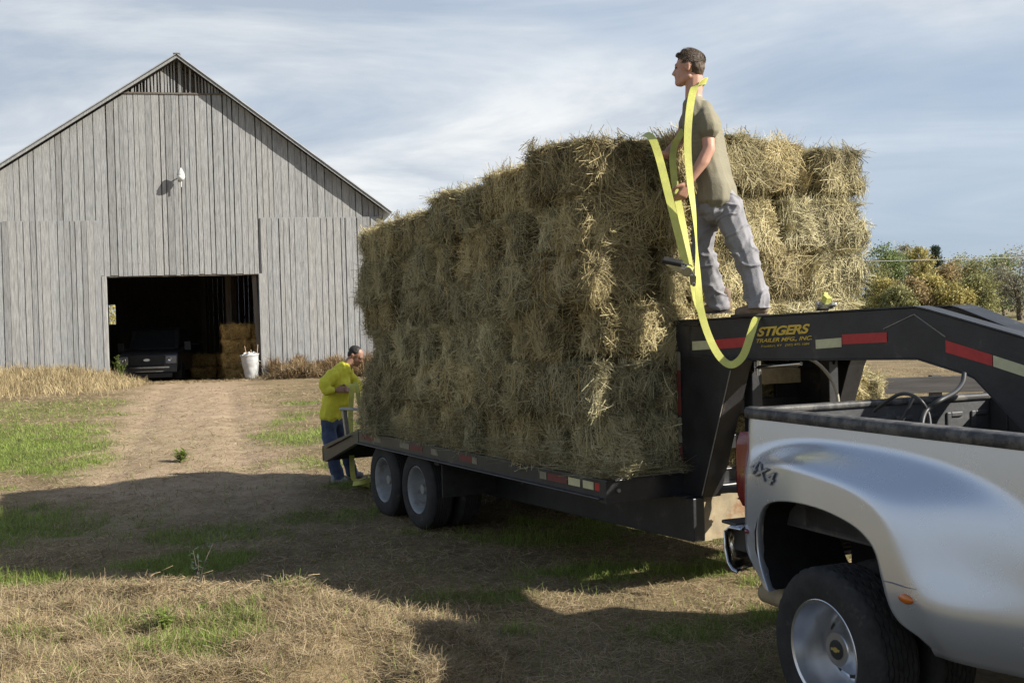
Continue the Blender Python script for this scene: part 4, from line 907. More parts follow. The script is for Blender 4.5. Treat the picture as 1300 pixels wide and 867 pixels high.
# ------------------------------------------------------------------ silver dual-wheel pickup (local x = forward from the tail, y = across to its left side, z = up)
def truck():
    root = empty('pickup_truck', KO, KY - math.pi / 2); tag(root, 'silver dual rear wheel pickup truck hitched under the trailer neck', 'truck')
    S = M['silver']; RH = 1.445; BLN = 2.46; BWI = 1.86
    def off(t, h):                                      # how far the sheet stands out from the rail plane
        o = .028 * math.sin(max(0, min(1, (RH - h) / .75)) * math.pi * .6)
        d = 1 - ((abs(t - .95) / (1.42 if t < .95 else 1.5)) ** 2.6 + (max(0, h - .40) / .945) ** 2.6) ** (1 / 2.5)
        o += .175 * sstep(0, .14 + .08 * sstep(.5, 1.5, t) + .5 * sstep(1.0, 2.0, t) * sstep(1.3, .85, h), d) * sstep(-.12, .80, t)
        if t < .14: o -= .10 * (1 - math.sqrt(max(0, 1 - ((.14 - t) / .14) ** 2)))
        if h < .78: o -= .09 * ((.78 - h) / .24) ** 2 * sstep(1.25, 1.6, t)
        return o
    AP = [(1.55, .545), (1.51, .59), (1.44, .63), (1.394, .69), (1.353, .80), (1.316, .907), (1.25, .97), (1.14, 1.015), (.954, 1.047), (.75, 1.053), (.58, 1.035), (.44, 1.003), (.345, .955), (.285, .88), (.265, .80), (.275, .70), (.33, .62), (.40, .555), (.42, .545)]
    sp = spline([(a, 0, h) for a, h in AP], 5); cx, cz = .93, .545
    ang = [math.atan2(p.z - cz, p.x - cx) for p in sp]; rad = [math.hypot(p.z - cz, p.x - cx) for p in sp]
    ang[0] = 0; ang[-1] = math.pi
    NA = 150; rows = []; lip = []
    ZB = .545
    NR = 44
    corner = [math.atan2(RH - cz, BLN - cx), math.atan2(RH - cz, 0 - cx)]
    th = sorted(set([math.pi * i / NA for i in range(NA + 1)] + corner))
    for a in th:
        r = np.interp(a, ang, rad); c, s = math.cos(a), math.sin(a)
        low = 9
        if a > math.pi - .207 and s >= 0: m_ = (.74 - .545) / (0 - .36); low = (.545 - cz + m_ * (cx - .36)) / (s - m_ * c)
        R = min([low, (BLN - cx) / c if c > 1e-6 else 9, (0 - cx) / c if c < -1e-6 else 9, (RH - cz) / s if s > 1e-6 else 9])
        row = []
        for j in range(NR + 1):
            f = j / NR; q = r + (R - r) * f ** 1.1; t, h = cx + c * q, cz + s * q; row.append((t, -off(t, h), h))
        t, h = cx + c * r, cz + s * r; o = off(t, h)
        lip = [(t - c * .004, -o + .006, h - s * .004), (t - c * .004, -o + .025, h - s * .004), (t + c * .01, -o + .05, h + s * .01)]
        rows.append(lip[::-1] + row)
    b = MB(); b.grid(rows)
    # sheet below the arch line at front and rear, turning under
    lo = []
    for i in range(40):
        t = 1.55 + (BLN - 1.55) * i / 39; o = off(t, ZB); lo.append([(t, -o, ZB), (t, -o + .02, ZB - .035), (t, -o + .07, ZB - .05)])
    b.grid(lo)
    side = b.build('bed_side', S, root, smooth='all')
    b = MB(); P = []      # far side of the bed, mirrored simply
    for i in range(40):
        t = BLN * i / 39; P.append([(t, BWI + off(t, h), h) for h in [RH - (RH - .56) * j / 24 for j in range(25)]])
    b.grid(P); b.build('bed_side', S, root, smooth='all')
    b = MB(); b.box((BLN + .0, BWI / 2, 1.05), (.04, BWI - .06, .78)); b.build('bed_front', S, root, bevel=.01)
    # tail corner post, tail lamp
    b = MB(); b.grid([[(.0, .10 - off(0, h) * 0 - .0 , h), (-.005, .06, h), (.0, -off(0, h), h)] for h in [RH - (RH - .55) * j / 20 for j in range(21)]]); b.build('corner_post', S, root, smooth='all')
    b = MB(); rws = []
    for j in range(17):
        h = 1.325 - .41 * j / 16; e = (1 - abs(j / 8 - 1) ** 5)
        rws.append([(-.03 * e + .0, .10, h), (-.052 * e, .075, h), (-.060 * e, .04, h), (-.050 * e + .004, .002 - .010 * e, h), (-.022 * e, -.014 * e, h), (.03, -off(.03, h) - .010 * e, h), (.075, -off(.075, h) - .008 * e, h), (.085, -off(.085, h) + .004, h)])
    b.grid(rws); tl = b.build('tail_light', M['red_lens'], root, smooth='all')
    b = MB(); b.box((-.035, .055, 1.12), (.03, .09, .06)); b.build('reverse_lamp', M['lamp_glass'], tl, bevel=.01)
    # tailgate
    b = MB(); b.box((.035, BWI / 2, 1.15), (.035, BWI - .22, .56)); tg = b.build('tailgate', S, root, bevel=.012)
    b = MB(); b.box((.060, BWI / 2, 1.16), (.018, BWI - .24, .54))
    for i in range(8):
        y = .27 + i * .19; b.box((.074, y, 1.20), (.014, .035, .32)); b.box((.074, y + .06, 1.345), (.014, .09, .03))
    b.build('liner', M['liner'], tg, bevel=.008)
    b = MB(); b.box((.045, BWI / 2, RH - .005), (.085, BWI - .2, .035)); b.build('top_cap', M['cap_plastic'], tg, bevel=.012)
    b = MB(); b.box((-.0, BWI / 2, 1.34), (.02, .22, .07)); b.build('handle', M['black'], tg, bevel=.01)
    # bed rails caps, liner walls, floor
    for y, s in ((.045, 1), (BWI - .045, -1)):
        b = MB(); pr = [(-.052 * s, -.040), (-.055 * s, -.006), (-.048 * s, .010), (-.02 * s, .016), (.05 * s, .014), (.062 * s, .004), (.062 * s, -.05)]
        P = []
        for i in range(30):
            t = -.004 + (BLN + .01) * i / 29; sh = .04 * (1 - sstep(0, .07, t)) * s; P.append([(t, y + a + (sh if a * s < 0 else 0), RH + c) for a, c in pr])
        b.grid(P); b.v += []; b.build('rail_cap', M['cap_plastic'], root, smooth='all', solid=.004)
    b = MB()
    for y in (.11, BWI - .11):
        b.box((BLN / 2, y, 1.14), (BLN - .1, .02, .60))
        for i in range(14): b.box((.18 + i * .165, y + (.014 if y < 1 else -.014), 1.17), (.05, .014, .42))
    b.box((BLN / 2, BWI / 2, .86), (BLN - .06, BWI - .2, .02)); b.box((BLN - .05, BWI / 2, 1.14), (.02, BWI - .2, .58))
    for i in range(12): b.box((BLN / 2, .22 + i * .13, .876), (BLN - .1, .05, .012))
    for y in (.22, BWI - .22): b.box((.95, y, .98), (1.05, .24, .24))
    b.build('bed_liner', M['liner'], root, bevel=.012)
    # wheel well
    b = MB(); P = []
    for i in range(25):
        a = math.pi * i / 24; r = np.interp(a, ang, rad) + .012; P.append([(cx + r * math.cos(a), y, cz + r * math.sin(a)) for y in (-.10, .1, .45)])
    b.grid(P); b.add([(.35, .45, .5), (1.6, .45, .5), (1.6, .45, 1.1), (.35, .45, 1.1)], [(0, 1, 2, 3)]); b.build('wheel_well', M['well'], root, recalc=False)
    b = MB(); b.box((2.4, .40, .50), (4.6, .08, .16)); b.box((2.4, BWI - .40, .50), (4.6, .08, .16)); b.build('chassis', M['well'], root)
    # rear wheels, dual
    WX, WZ = .955, .385
    def rear_wheel(y, out, detail):
        s = out
        rp = [(-.118, .248), (-.124, .240), (-.118, .228), (-.09, .222), (-.075, .218), (-.0, .205), (.05, .192), (.075, .178), (.08, .165), (.07, .152), (.045, .14), (.01, .115), (-.005, .098), (-.02, .088), (-.035, .084), (-.042, .078), (-.042, .0)] if detail else [(-.11, .23), (-.05, .2), (-.05, 0)]
        rim = MB(); rim.lathe([(a * -s, r) for a, r in rp], (WX, y, WZ), 'y', 72); w = rim.build('wheel', M['alloy'], root, smooth=True)
        ty = MB(); pr = [(-.118, .245), (-.124, .262), (-.134, .30), (-.135, .335), (-.128, .365), (-.112, .388), (-.098, .398)]
        for i in range(-3, 4): c0 = i * .027; pr += [(c0 - .010, .402), (c0 + .008, .402), (c0 + .010, .392), (c0 + .0155, .392)]
        pr += [(.098, .398), (.112, .388), (.128, .365), (.135, .335), (.134, .30), (.124, .262), (.118, .245)]
        n = 120; ty.lathe([(a, r - .012) for a, r in pr], (WX, y, WZ), 'y', n)
        # cross cuts of the tread
        vv = ty.v; np_ = len(pr)
        for i in range(np_):
            a, r = pr[i]
            if abs(a) < .12 and r > .385:
                for j in range(n):
                    if ((j + int(a * 60)) % 4) == 0: 
                        x, yy, z = vv[i * n + j]; dx, dz = x - WX, z - WZ; f = 1 - .010 / math.hypot(dx, dz); vv[i * n + j] = (WX + dx * f, yy, WZ + dz * f)
        ty.build('tyre', M['rubber'], w, smooth=True)
        if detail:
            c = MB(); c.lathe([(.056 * 1, .040), (.062, .036), (.062, 0)] if s > 0 else [(-.040, .047), (-.047, .045), (-.048, .038), (-.048, 0)], (WX, y + (0), WZ), 'y', 40); cp = c.build('centre_cap', M['black'], w, smooth=True)
            e = MB(); zz = y - .0485
            pts = [(-.030, .006), (-.011, .006), (-.009, .012), (.012, .012), (.014, .006), (.030, .006), (.026, -.006), (.011, -.006), (.009, -.012), (-.012, -.012), (-.014, -.006), (-.034, -.006)]
            e.prism([(WX + a, zz, WZ + c_) for a, c_ in pts], (0, -.002, 0)); e.build('emblem', M['gold'], cp)
            for i in range(8):
                a = i * math.pi / 4 + .2; hh = MB(); hh.box((0, 0, 0), (.042, .006, .026), None); q = hh.build('vent_hole', M['black'], w, bevel=.010); q.location = (WX + .128 * math.cos(a), y + .0265, WZ + .128 * math.sin(a)); q.rotation_euler = (0, -a + math.pi / 2, 0)
    rear_wheel(-.095, -1, True); rear_wheel(.235, 1, False); rear_wheel(BWI + .095, 1, False); rear_wheel(BWI - .235, -1, False)
    b = MB(); b.tube([(WX, .1, WZ), (WX, BWI - .1, WZ)], .05, 16); b.lathe([(-.16, .0), (-.16, .12), (0, .17), (.16, .12), (.16, 0)], (WX, BWI / 2, WZ), 'x', 20); b.build('axle', M['well'], root, smooth=True)
    # bumper, exhaust, lamps, badge, mud flap
    b = MB()
    pr = [(-.02, .80), (-.13, .795), (-.17, .77), (-.175, .68), (-.15, .60), (-.11, .565), (-.06, .56)]
    P = []
    for i in range(26):
        f = i / 25; y = -.075 + (BWI + .15) * f; e = max(0, 1 - min(f, 1 - f) * 12); P.append([(x + .10 * e * e, y, z + .0 * e) for x, z in pr])
    b.grid(P); b.build('bumper', M['chrome'], root, smooth='all', solid=.012)
    b = MB(); b.box((-.10, BWI / 2, .805), (.15, BWI + .06, .02)); b.box((.0, .0, .73), (.12, .05, .13)); b.build('bumper_step', M['black'], root, bevel=.008)
    b = MB(); b.lathe([(-.0, .052), (-.005, .058), (.30, .058)], (.17, .03, .47), 'x', 28); b.lathe([(.30, .0), (.0, .050)], (.17, .03, .47), 'x', 28); b.build('exhaust_tip', M['rust_plate'], root, smooth=True)
    def lamp(t, h, w, hh, m, nm, tilt=0):
        c = MB(); n = 24; ring = []
        cc = Vector((t, -off(t, h), h)); du = (Vector((t + .02, -off(t + .02, h), h)) - cc).normalized(); dv = (Vector((t, -off(t, h + .02), h + .02)) - cc).normalized(); nn = du.cross(dv).normalized()
        if nn.y > 0: nn = -nn
        rr = [[cc + (du * math.cos(a) * w * f + dv * math.sin(a) * hh * f) + nn * z for f, z in ((1, -.004), (1, .004), (.85, .010), (.5, .014), (.02, .016))] for a in [2 * math.pi * i / n for i in range(n + 1)]]
        c.grid(rr); c.build(nm, m, root, smooth='all')
    lamp(1.50, .752, .043, .021, M['amber_lens'], 'marker_light'); lamp(.13, .80, .022, .013, M['red_lens'], 'marker_light')
    c = MB(); P = [Vector((t, -off(t, .80 + z) - .002, .80 + z)) for t, z in ((1.36, .0), (1.42, .003), (1.50, .001), (1.56, .004))]; c.tube(P, [.0012, .0028, .002, .0008], 5); c.build('scratch', M['badge_dark'], root)
    # 4X4 decal
    for bold, m, z in ((.03, M['badge_dark'], .0015), (.0, M['badge_grey'], .003)):
        me = text_mesh('4X4', .38 - (.0 if bold else .012), .078 - (.0 if bold else .010), .35, bold, .0015, m, 'badge')
        co = [v.co.copy() for v in me.vertices]; bm = bmesh.new(); bm.from_mesh(me); bmesh.ops.subdivide_edges(bm, edges=[e for e in bm.edges if e.calc_length() > .02], cuts=2); bmesh.ops.triangulate(bm, faces=bm.faces)
        for v in bm.verts:
            t = .17 + v.co.x + (.0 if bold else .006); h = 1.128 + v.co.y + (.0 if bold else .005) - .02 * v.co.x / .23; v.co = Vector((t, -off(t, h) - z * 3 - .002 - v.co.z, h))
        bm.to_mesh(me); bm.free(); o = bpy.data.objects.new('badge', me); C.objects.link(o); o.parent = root
    # hitch head and hoses in the bed are separate below; the cab ahead of the bed
    b = MB(); W0, W1 = -.02, BWI + .02
    body = [(BLN + .06, .50), (BLN + .06, 1.30), (BLN + .1, 1.34), (4.55, 1.30), (4.75, 1.27), (5.9, 1.20), (6.25, 1.10), (6.35, .95), (6.38, .55), (6.0, .5)]
    b.prism([(x, W0, z) for x, z in body], (0, W1 - W0, 0)); b.build('cab_body', S, root, bevel=.05)
    b = MB(); roof = [(BLN + .12, 1.32), (BLN + .20, 1.88), (2.9, 1.95), (3.9, 1.94), (4.72, 1.28)]; b.prism([(x, .12, z) for x, z in roof], (0, BWI - .24, 0)); b.build('cab_roof', S, root, bevel=.05)
    b = MB()
    for y in (.112, BWI - .112):
        for P in ([(2.75, 1.38), (2.80, 1.82), (3.50, 1.85), (3.50, 1.38)], [(3.58, 1.38), (3.58, 1.85), (3.88, 1.84), (4.50, 1.38)]): b.prism([(x, y, z) for x, z in P], (0, .006 if y > 1 else -.006, 0))
    b.prism([(BLN + .125, .3, 1.42), (BLN + .125, BWI - .3, 1.42), (BLN + .18, BWI - .3, 1.80), (BLN + .18, .3, 1.80)], (-.006, 0, 0)); b.build('window', M['glass'], root)
    for y in (.12, BWI - .12):
        c = MB(); c.lathe([(-.12, .2), (-.13, .34), (-.09, .40), (.09, .40), (.13, .34), (.12, .2), (.08, .19), (0, .0), (-.08, .19), (-.12, .2)], (5.3, y, .40), 'y', 48); c.build('wheel', M['rubber'], root, smooth=True)
    for y in (-.16, BWI + .16):
        c = MB(); c.box((4.25, y, 1.40), (.12, .2, .3)); c.bar((4.25, y * .9 if y > 0 else -.02, 1.32), (4.25, y, 1.36), .04, .04); c.build('mirror', M['black'], root, bevel=.03)
    for y in (.2, BWI - .2):
        c = MB(); c.box((6.33, y, .98), (.1, .3, .22)); c.build('headlight', M['lamp_glass'], root, bevel=.03)
    c = MB(); c.box((6.36, BWI / 2, .95), (.06, 1.0, .3)); c.build('grille', M['black'], root, bevel=.02)
M['badge_dark'] = mat('badge_dark', (.11, .13, .17), .5, var=.05)
truck()
def hose(name, pts, r, m, label):
    b = MB(); o = Vector(pts[0]); b.tube(spline([Vector(p) - o for p in pts], 8), r, 10); q = b.build(name, m, None, smooth='all'); q.location = o; tag(q, label, 'hose')
hose('safety_hose', [(1.824, 5.600, 1.462), (1.840, 5.500, 1.508), (1.869, 5.400, 1.553), (1.887, 5.300, 1.567), (1.910, 5.200, 1.543), (1.946, 5.200, 1.482), (1.936, 5.150, 1.410), (1.916, 5.100, 1.324)], .009, M['hose'], 'looped black hose lying in the silver truck bed')
hose('wiring_cable', [(2.222, 5.450, 1.649), (2.193, 5.400, 1.606), (2.114, 5.300, 1.568), (2.006, 5.200, 1.540), (1.946, 5.200, 1.501), (1.901, 5.150, 1.455), (1.873, 5.100, 1.361)], .012, M['hose'], 'thick black cable hanging from the neck into the truck bed')
hose('short_cable', [(1.989, 5.500, 1.540), (1.973, 5.500, 1.505), (1.948, 5.500, 1.458), (1.920, 5.500, 1.396)], .008, M['hose'], 'short straight black cable crossing inside the truck bed')

# ------------------------------------------------------------------ people
def hull(p0, r0, p1, r1, n=10):
    b = bmesh.new(); P = []
    for c, r in ((p0, r0), (p1, r1)):
        for i in range(n // 2 + 1):
            a = math.pi * i / (n // 2)
            for j in range(n if 0 < i < n // 2 else 1):
                q = 2 * math.pi * j / n; P.append(Vector(c) + Vector((math.sin(a) * math.cos(q), math.sin(a) * math.sin(q), math.cos(a))) * r)
    for p in P: b.verts.new(p)
    r = bmesh.ops.convex_hull(b, input=b.verts); 
    junk = [g for g in r['geom_interior'] + r['geom_unused'] if isinstance(g, bmesh.types.BMVert)]
    bmesh.ops.delete(b, geom=list(set(junk)), context='VERTS')
    bmesh.ops.recalc_face_normals(b, faces=b.faces); b.verts.index_update()
    return [v.co.copy() for v in b.verts], [tuple(v.index for v in f.verts) for f in b.faces]
def ellip(c, r, rot=None, n=14):
    V, F = hull((0, 0, 0), 1, (0, 0, 0.001), 1, n); R = rot or Matrix.Identity(3)
    return [Vector(c) + R @ Vector((v.x * r[0], v.y * r[1], v.z * r[2])) for v in V], F
def skin(name, prims, voxel, m, parent, smooth=6, wr=None, cut=None):
    mb = MB()
    for p in prims:
        if p[0] == 'c': V, F = hull(*p[1:])
        elif p[0] == 'e': V, F = ellip(*p[1:])
        mb.add(V, F)
    o = mb.build(name, m, None); md = o.modifiers.new('r', 'REMESH'); md.mode = 'VOXEL'; md.voxel_size = voxel
    if smooth: ms = o.modifiers.new('s', 'SMOOTH'); ms.factor = .5; ms.iterations = smooth
    dg = bpy.context.evaluated_depsgraph_get(); me = bpy.data.meshes.new_from_object(o.evaluated_get(dg)); bpy.data.objects.remove(o)
    me.name = name; b = bmesh.new(); b.from_mesh(me); b.normal_update()
    if cut:
        for co, no in cut: bmesh.ops.bisect_plane(b, geom=list(b.verts) + list(b.edges) + list(b.faces), plane_co=co, plane_no=no, clear_outer=True)
        b.normal_update()
    if wr:
        for v in b.verts: v.co += v.normal * wr(v.co)
    b.to_mesh(me); b.free(); me.materials.clear(); me.materials.append(m); me.polygons.foreach_set('use_smooth', [True] * len(me.polygons))
    q = bpy.data.objects.new(name, me); C.objects.link(q); q.parent = parent; return q
def chain(pts, rs): return [('c', pts[i], rs[i], pts[i + 1], rs[i + 1]) for i in range(len(pts) - 1)]
def slabs(levels, axis, n=5):
    out = []
    for (c0, w0, r0), (c1, w1, r1) in zip(levels, levels[1:]):
        for i in range(n + 1):
            f = i / n; c = Vector(c0).lerp(Vector(c1), f); w = w0 + (w1 - w0) * f; r = r0 + (r1 - r0) * f; out.append(('c', c - axis * w, r, c + axis * w, r))
    return out
def folds(amp, fx, fz, seed, zs=1.0):
    def f(p):
        q = Vector((p.x * fx + seed, p.y * fx, p.z * fz)); return amp * (mn.noise(q) + .5 * mn.noise(q * 2.3)) 
    return f
def hand(prims, wrist, palm_dir, normal, curl=.8, side=1, sc=1.0):
    """palm, four curled fingers of unequal length and a thumb leaving the side of the palm"""
    d = Vector(palm_dir).normalized(); n = Vector(normal); n = (n - d * n.dot(d)).normalized(); w = d.cross(n) * side
    W = Vector(wrist); P = W + d * .09 * sc
    for k in (-.028, -.009, .010, .028): prims.append(('c', W + w * k * .6 * sc + d * .015 * sc, .014 * sc, P + w * k * sc, .0125 * sc))
    for k, ln in zip((-.031, -.011, .010, .030), (.074, .084, .080, .062)):
        a = P + w * k * sc; dd = d.copy(); r = .0098 * sc
        for i in range(3):
            q = curl * (.35 + .45 * i); e = (d * math.cos(q) + n * math.sin(q)); b_ = a + e * ln * sc * (.42, .32, .26)[i]; prims.append(('c', a, r, b_, r * .92)); a = b_; r *= .93
    a = W + d * .03 * sc - w * .03 * sc; b_ = a + (d * .7 - w * .75 + n * .25).normalized() * .04 * sc; c = b_ + (d * .9 - w * .1 + n * .5).normalized() * .032 * sc
    prims += [('c', a, .0145 * sc, b_, .012 * sc), ('c', b_, .012 * sc, c, .0095 * sc)]

def head(fw, c, s=1.0, tilt=0):
    """primitives of a head looking along fw (unit, horizontal); returns prims, frame"""
    f = Vector(fw).normalized(); up = Vector((0, 0, 1)); l = up.cross(f).normalized()
    f2 = (f * math.cos(tilt) - up * math.sin(tilt)); u2 = (up * math.cos(tilt) + f * math.sin(tilt)); R = Matrix((f2, l, u2)).transposed()
    c = Vector(c); g = lambda x, y, z: c + R @ Vector((x, y, z)) * s
    pr = [('e', g(-.012, 0, .028), (.096 * s, .074 * s, .090 * s), R), ('e', g(.03, 0, -.03), (.062 * s, .058 * s, .078 * s), R), ('c', g(.075, 0, -.085), .026 * s, g(.05, 0, -.06), .046 * s),
          ('c', g(-.01, .045, -.06), .024 * s, g(.065, .015, -.09), .022 * s), ('c', g(-.01, -.045, -.06), .024 * s, g(.065, -.015, -.09), .022 * s),
          ('c', g(.082, 0, .018), .010 * s, g(.108, 0, -.022), .0115 * s), ('e', g(.098, .010, -.026), (.012 * s,) * 3), ('e', g(.098, -.010, -.026), (.012 * s,) * 3),
          ('c', g(.078, .03, .028), .011 * s, g(.083, .006, .024), .011 * s), ('c', g(.078, -.03, .028), .011 * s, g(.083, -.006, .024), .011 * s),
          ('c', g(.087, .016, -.052), .009 * s, g(.091, 0, -.050), .010 * s), ('c', g(.087, -.016, -.052), .009 * s, g(.091, 0, -.050), .010 * s), ('c', g(.086, .012, -.062), .009 * s, g(.086, -.012, -.062), .009 * s)]
    for y in (1, -1):
        pr += [('e', g(-.012, y * .076, -.004), (.019 * s, .010 * s, .032 * s), R), ('e', g(-.016, y * .082, .012), (.018 * s, .008 * s, .018 * s), R)]
    return pr, g, R

def man_on_neck():
    o = Vector((1.556, 7.72, 1.96)); K = 186.0
    def J(px, py, v=0): 
        w = (402 - py) / K; y = v; s = (7.72 + v) / 7.72
        return Vector(((px - 940) / K * s + .027 * w, y, w * s + (0)))
    root = empty('person', o); tag(root, 'man in olive t-shirt and grey trousers standing on the trailer neck with yellow straps', 'person')
    f = Vector((-.86, .50, 0)).normalized(); ax = Vector((-f.y, f.x, 0)) * -1      # ax: towards his right (away)
    ax = Vector((.42, .90, 0)).normalized()
    pel = J(916, 240); hd = J(881, 80, .03)
    pr, g, R = head((-.90, .42, 0), hd, 1.04, 0.02)
    body = list(pr)
    nk = J(887, 122, .02)
    body += chain([hd + Vector((.035, -.01, -.06)), nk + Vector((0, 0, .02)), nk + Vector((.01, 0, -.06))], [.062, .062, .075])
    tl = [(J(893, 133, .0), .125, .065), (J(897, 155), .13, .085), (J(903, 185), .10, .095), (J(909, 215), .085, .09), (J(915, 240), .075, .09)]
    body += slabs(tl, ax, 3)
    sh, el, wr = J(892, 140, -.17), J(897, 184, -.23), J(871, 226, -.23)
    body += chain([sh, J(896, 160, -.2), el], [.052, .050, .043]) + chain([el, J(889, 200, -.235), wr], [.043, .044, .028])
    hand(body, wr, J(862, 246, -.2) - wr, (-.5, .8, 0), 1.0, 1, 1.12)
    sh2, el2, wr2 = J(893, 136, .19), J(876, 176, .30), J(858, 186, .12)
    body += chain([sh2, el2], [.052, .042]) + chain([el2, wr2], [.042, .028]); hand(body, wr2, Vector((-.25, -.75, -.55)), (.2, -.3, .9), 1.5, -1, 1.05)
    kB, aB = J(946, 318, -.17), J(959, 384, -.24); kA, aA = J(904, 318, .12), J(925, 378, .18); hB, hA = J(925, 250, -.07), J(909, 250, .10)
    body += chain([hB, kB, aB], [.08, .055, .04]) + chain([hA, kA, aA], [.08, .055, .04])
    skin('body', body, .0065, M['skin'], root, 3)
    # hair
    def wr_h(p): return .004 * mn.noise(p * 30) + .0025 * mn.noise(Vector((p.x * 90, p.y * 90, p.z * 40)))
    hr = [('e', g(-.020, 0, .046), (.100, .079, .080), R), ('e', g(-.052, 0, .006), (.060, .072, .075), R), ('c', g(.060, .028, .092), .020, g(.058, -.03, .094), .020), ('c', g(.02, .03, .108), .025, g(.02, -.035, .106), .024),
          ('c', g(-.002, .074, .022), .008, g(-.004, .073, .045), .014), ('c', g(-.002, -.074, .022), .008, g(-.004, -.073, .045), .014), ('e', g(-.062, 0, -.038), (.034, .052, .03), R)]
    skin('hair', hr, .005, M['hair'], root, 4, wr_h)
    hb = MB(); rng = random.Random(3)
    for i in range(5000):
        a, e = rng.uniform(0, 6.28), rng.uniform(-.15, 1.5); d = Vector((math.cos(a) * math.cos(e), math.sin(a) * math.cos(e), math.sin(e)))
        if d.x > .45 and d.z < .55: continue
        p = g(-.022 + d.x * .097, d.y * .078, .044 + d.z * .080); t = (R @ Vector((.35 - d.x * .2, d.y * .3, -.25 + .5 * d.z))).normalized() * rng.uniform(.014, .034) + (R @ d) * .007
        w = t.cross(R @ d).normalized() * .001; hb.add([p - w, p + w, p + t], [(0, 1, 2)], rng.random())
    hb.build('hair_strands', M['hair'], root, recalc=False)
    for y in (1, -1):
        skin('eye', [('e', g(.081, y * .031, .010), (.008, .008, .006))], .002, M['black'], root, 1)
    # t-shirt
    ts = []
    lv = [(J(891, 127, .0), .10, .062), (J(893, 133, .0), .150, .072), (J(897, 152), .150, .102), (J(903, 180), .118, .110), (J(909, 205), .105, .106), (J(914, 226), .102, .108), (J(917, 238), .104, .118), (J(918, 247), .104, .122)]
    ts += slabs(lv, ax, 5)
    ts += chain([J(893, 133, -.13), J(894, 146, -.195), J(897, 158, -.21)], [.072, .075, .078]) + chain([J(893, 133, .15), J(886, 152, .23)], [.07, .07])
    c1 = (J(897, 157, -.21), (J(897, 184, -.23) - J(892, 140, -.17)).normalized())
    sf = folds(.010, 8, 5, 2)
    skin('t_shirt', ts, .0075, M['olive'], root, 4, lambda p: sf(p) + .005 * mn.noise(Vector((p.x * 24, p.y * 24, p.z * 9))))
    # trousers
    tr = slabs([(J(916, 236), .086, .092), (J(917, 248), .090, .104), (J(918, 262), .085, .112)], ax, 4)
    tr += chain([hB + Vector((0, 0, -.02)), J(934, 285, -.12), kB, J(955, 350, -.21), J(961, 388, -.25)], [.108, .100, .083, .078, .083])
    tr += chain([hA + Vector((0, 0, -.02)), J(904, 285, .11), kA, J(914, 350, .15), J(926, 386, .18)], [.105, .093, .080, .076, .080])
    def tf_(p):
        a = mn.noise(Vector((p.x * 9 + 3, p.y * 9, p.z * 4 + p.x * 3))); c = 1 - abs(mn.noise(Vector((p.x * 7 + 8, p.y * 7, p.z * 9 - p.x * 9)))) * 3
        k = math.exp(-((p.z - .45) / .12) ** 2) + 1.2 * math.exp(-((p.z - .12) / .10) ** 2) + .8 * math.exp(-((p.z - .74) / .08) ** 2)
        r = max(0, 1 - abs(mn.noise(Vector((p.x * 5 + p.z * 6, p.y * 6 + 4, p.z * 7 - p.x * 4)))) * 5)
        return .006 * a + .012 * max(0, c) * (.25 + k) + .012 * r * r - .006
    skin('trousers', tr, .006, M['grey_cloth'], root, 4, lambda p: tf_(p), cut=[(J(940, 391.5), Vector((.0, 0, -1)))])
    pk = None and skin('cargo_pocket', [('c', J(938, 236, -.15), .022, J(941, 254, -.15), .024), ('c', J(930, 238, -.19), .02, J(932, 254, -.185), .02)], .006, M['grey_cloth'], root, 4, folds(.006, 20, 20, 3))
    for (toe, heel, v) in (((934, 397), (966, 393), -.245), ((906, 392), (934, 388), .17)):
        A, B = J(*toe, v), J(*heel, v); up = Vector((0, 0, 1))
        bt = chain([B, B.lerp(A, .45) + up * .004, A.lerp(B, .08)], [.047, .044, .036]) + [('c', B, .047, B + up * .09, .050), ('c', B.lerp(A, .35) + up * .015, .045, B + up * .06, .05)]
        q = skin('boot', bt, .006, M['boot'], root, 4, folds(.003, 30, 30, 5), cut=[(A * .5 + B * .5 - up * .028, -up)])
        so = MB(); d = (A - B).normalized(); s_ = up.cross(d).normalized(); n = 24; P = []
        zc = (A.z + B.z) / 2 - .036
        for i in range(n):
            a = 2 * math.pi * i / n; e = (A + B) / 2 + d * math.cos(a) * ((A - B).length / 2 + .048) + s_ * math.sin(a) * .05; e.z = zc; P.append(e)
        so.prism(P, (0, 0, .016)); so.build('boot_sole', M['sole'], q, bevel=.004)
    return root
man_on_neck()

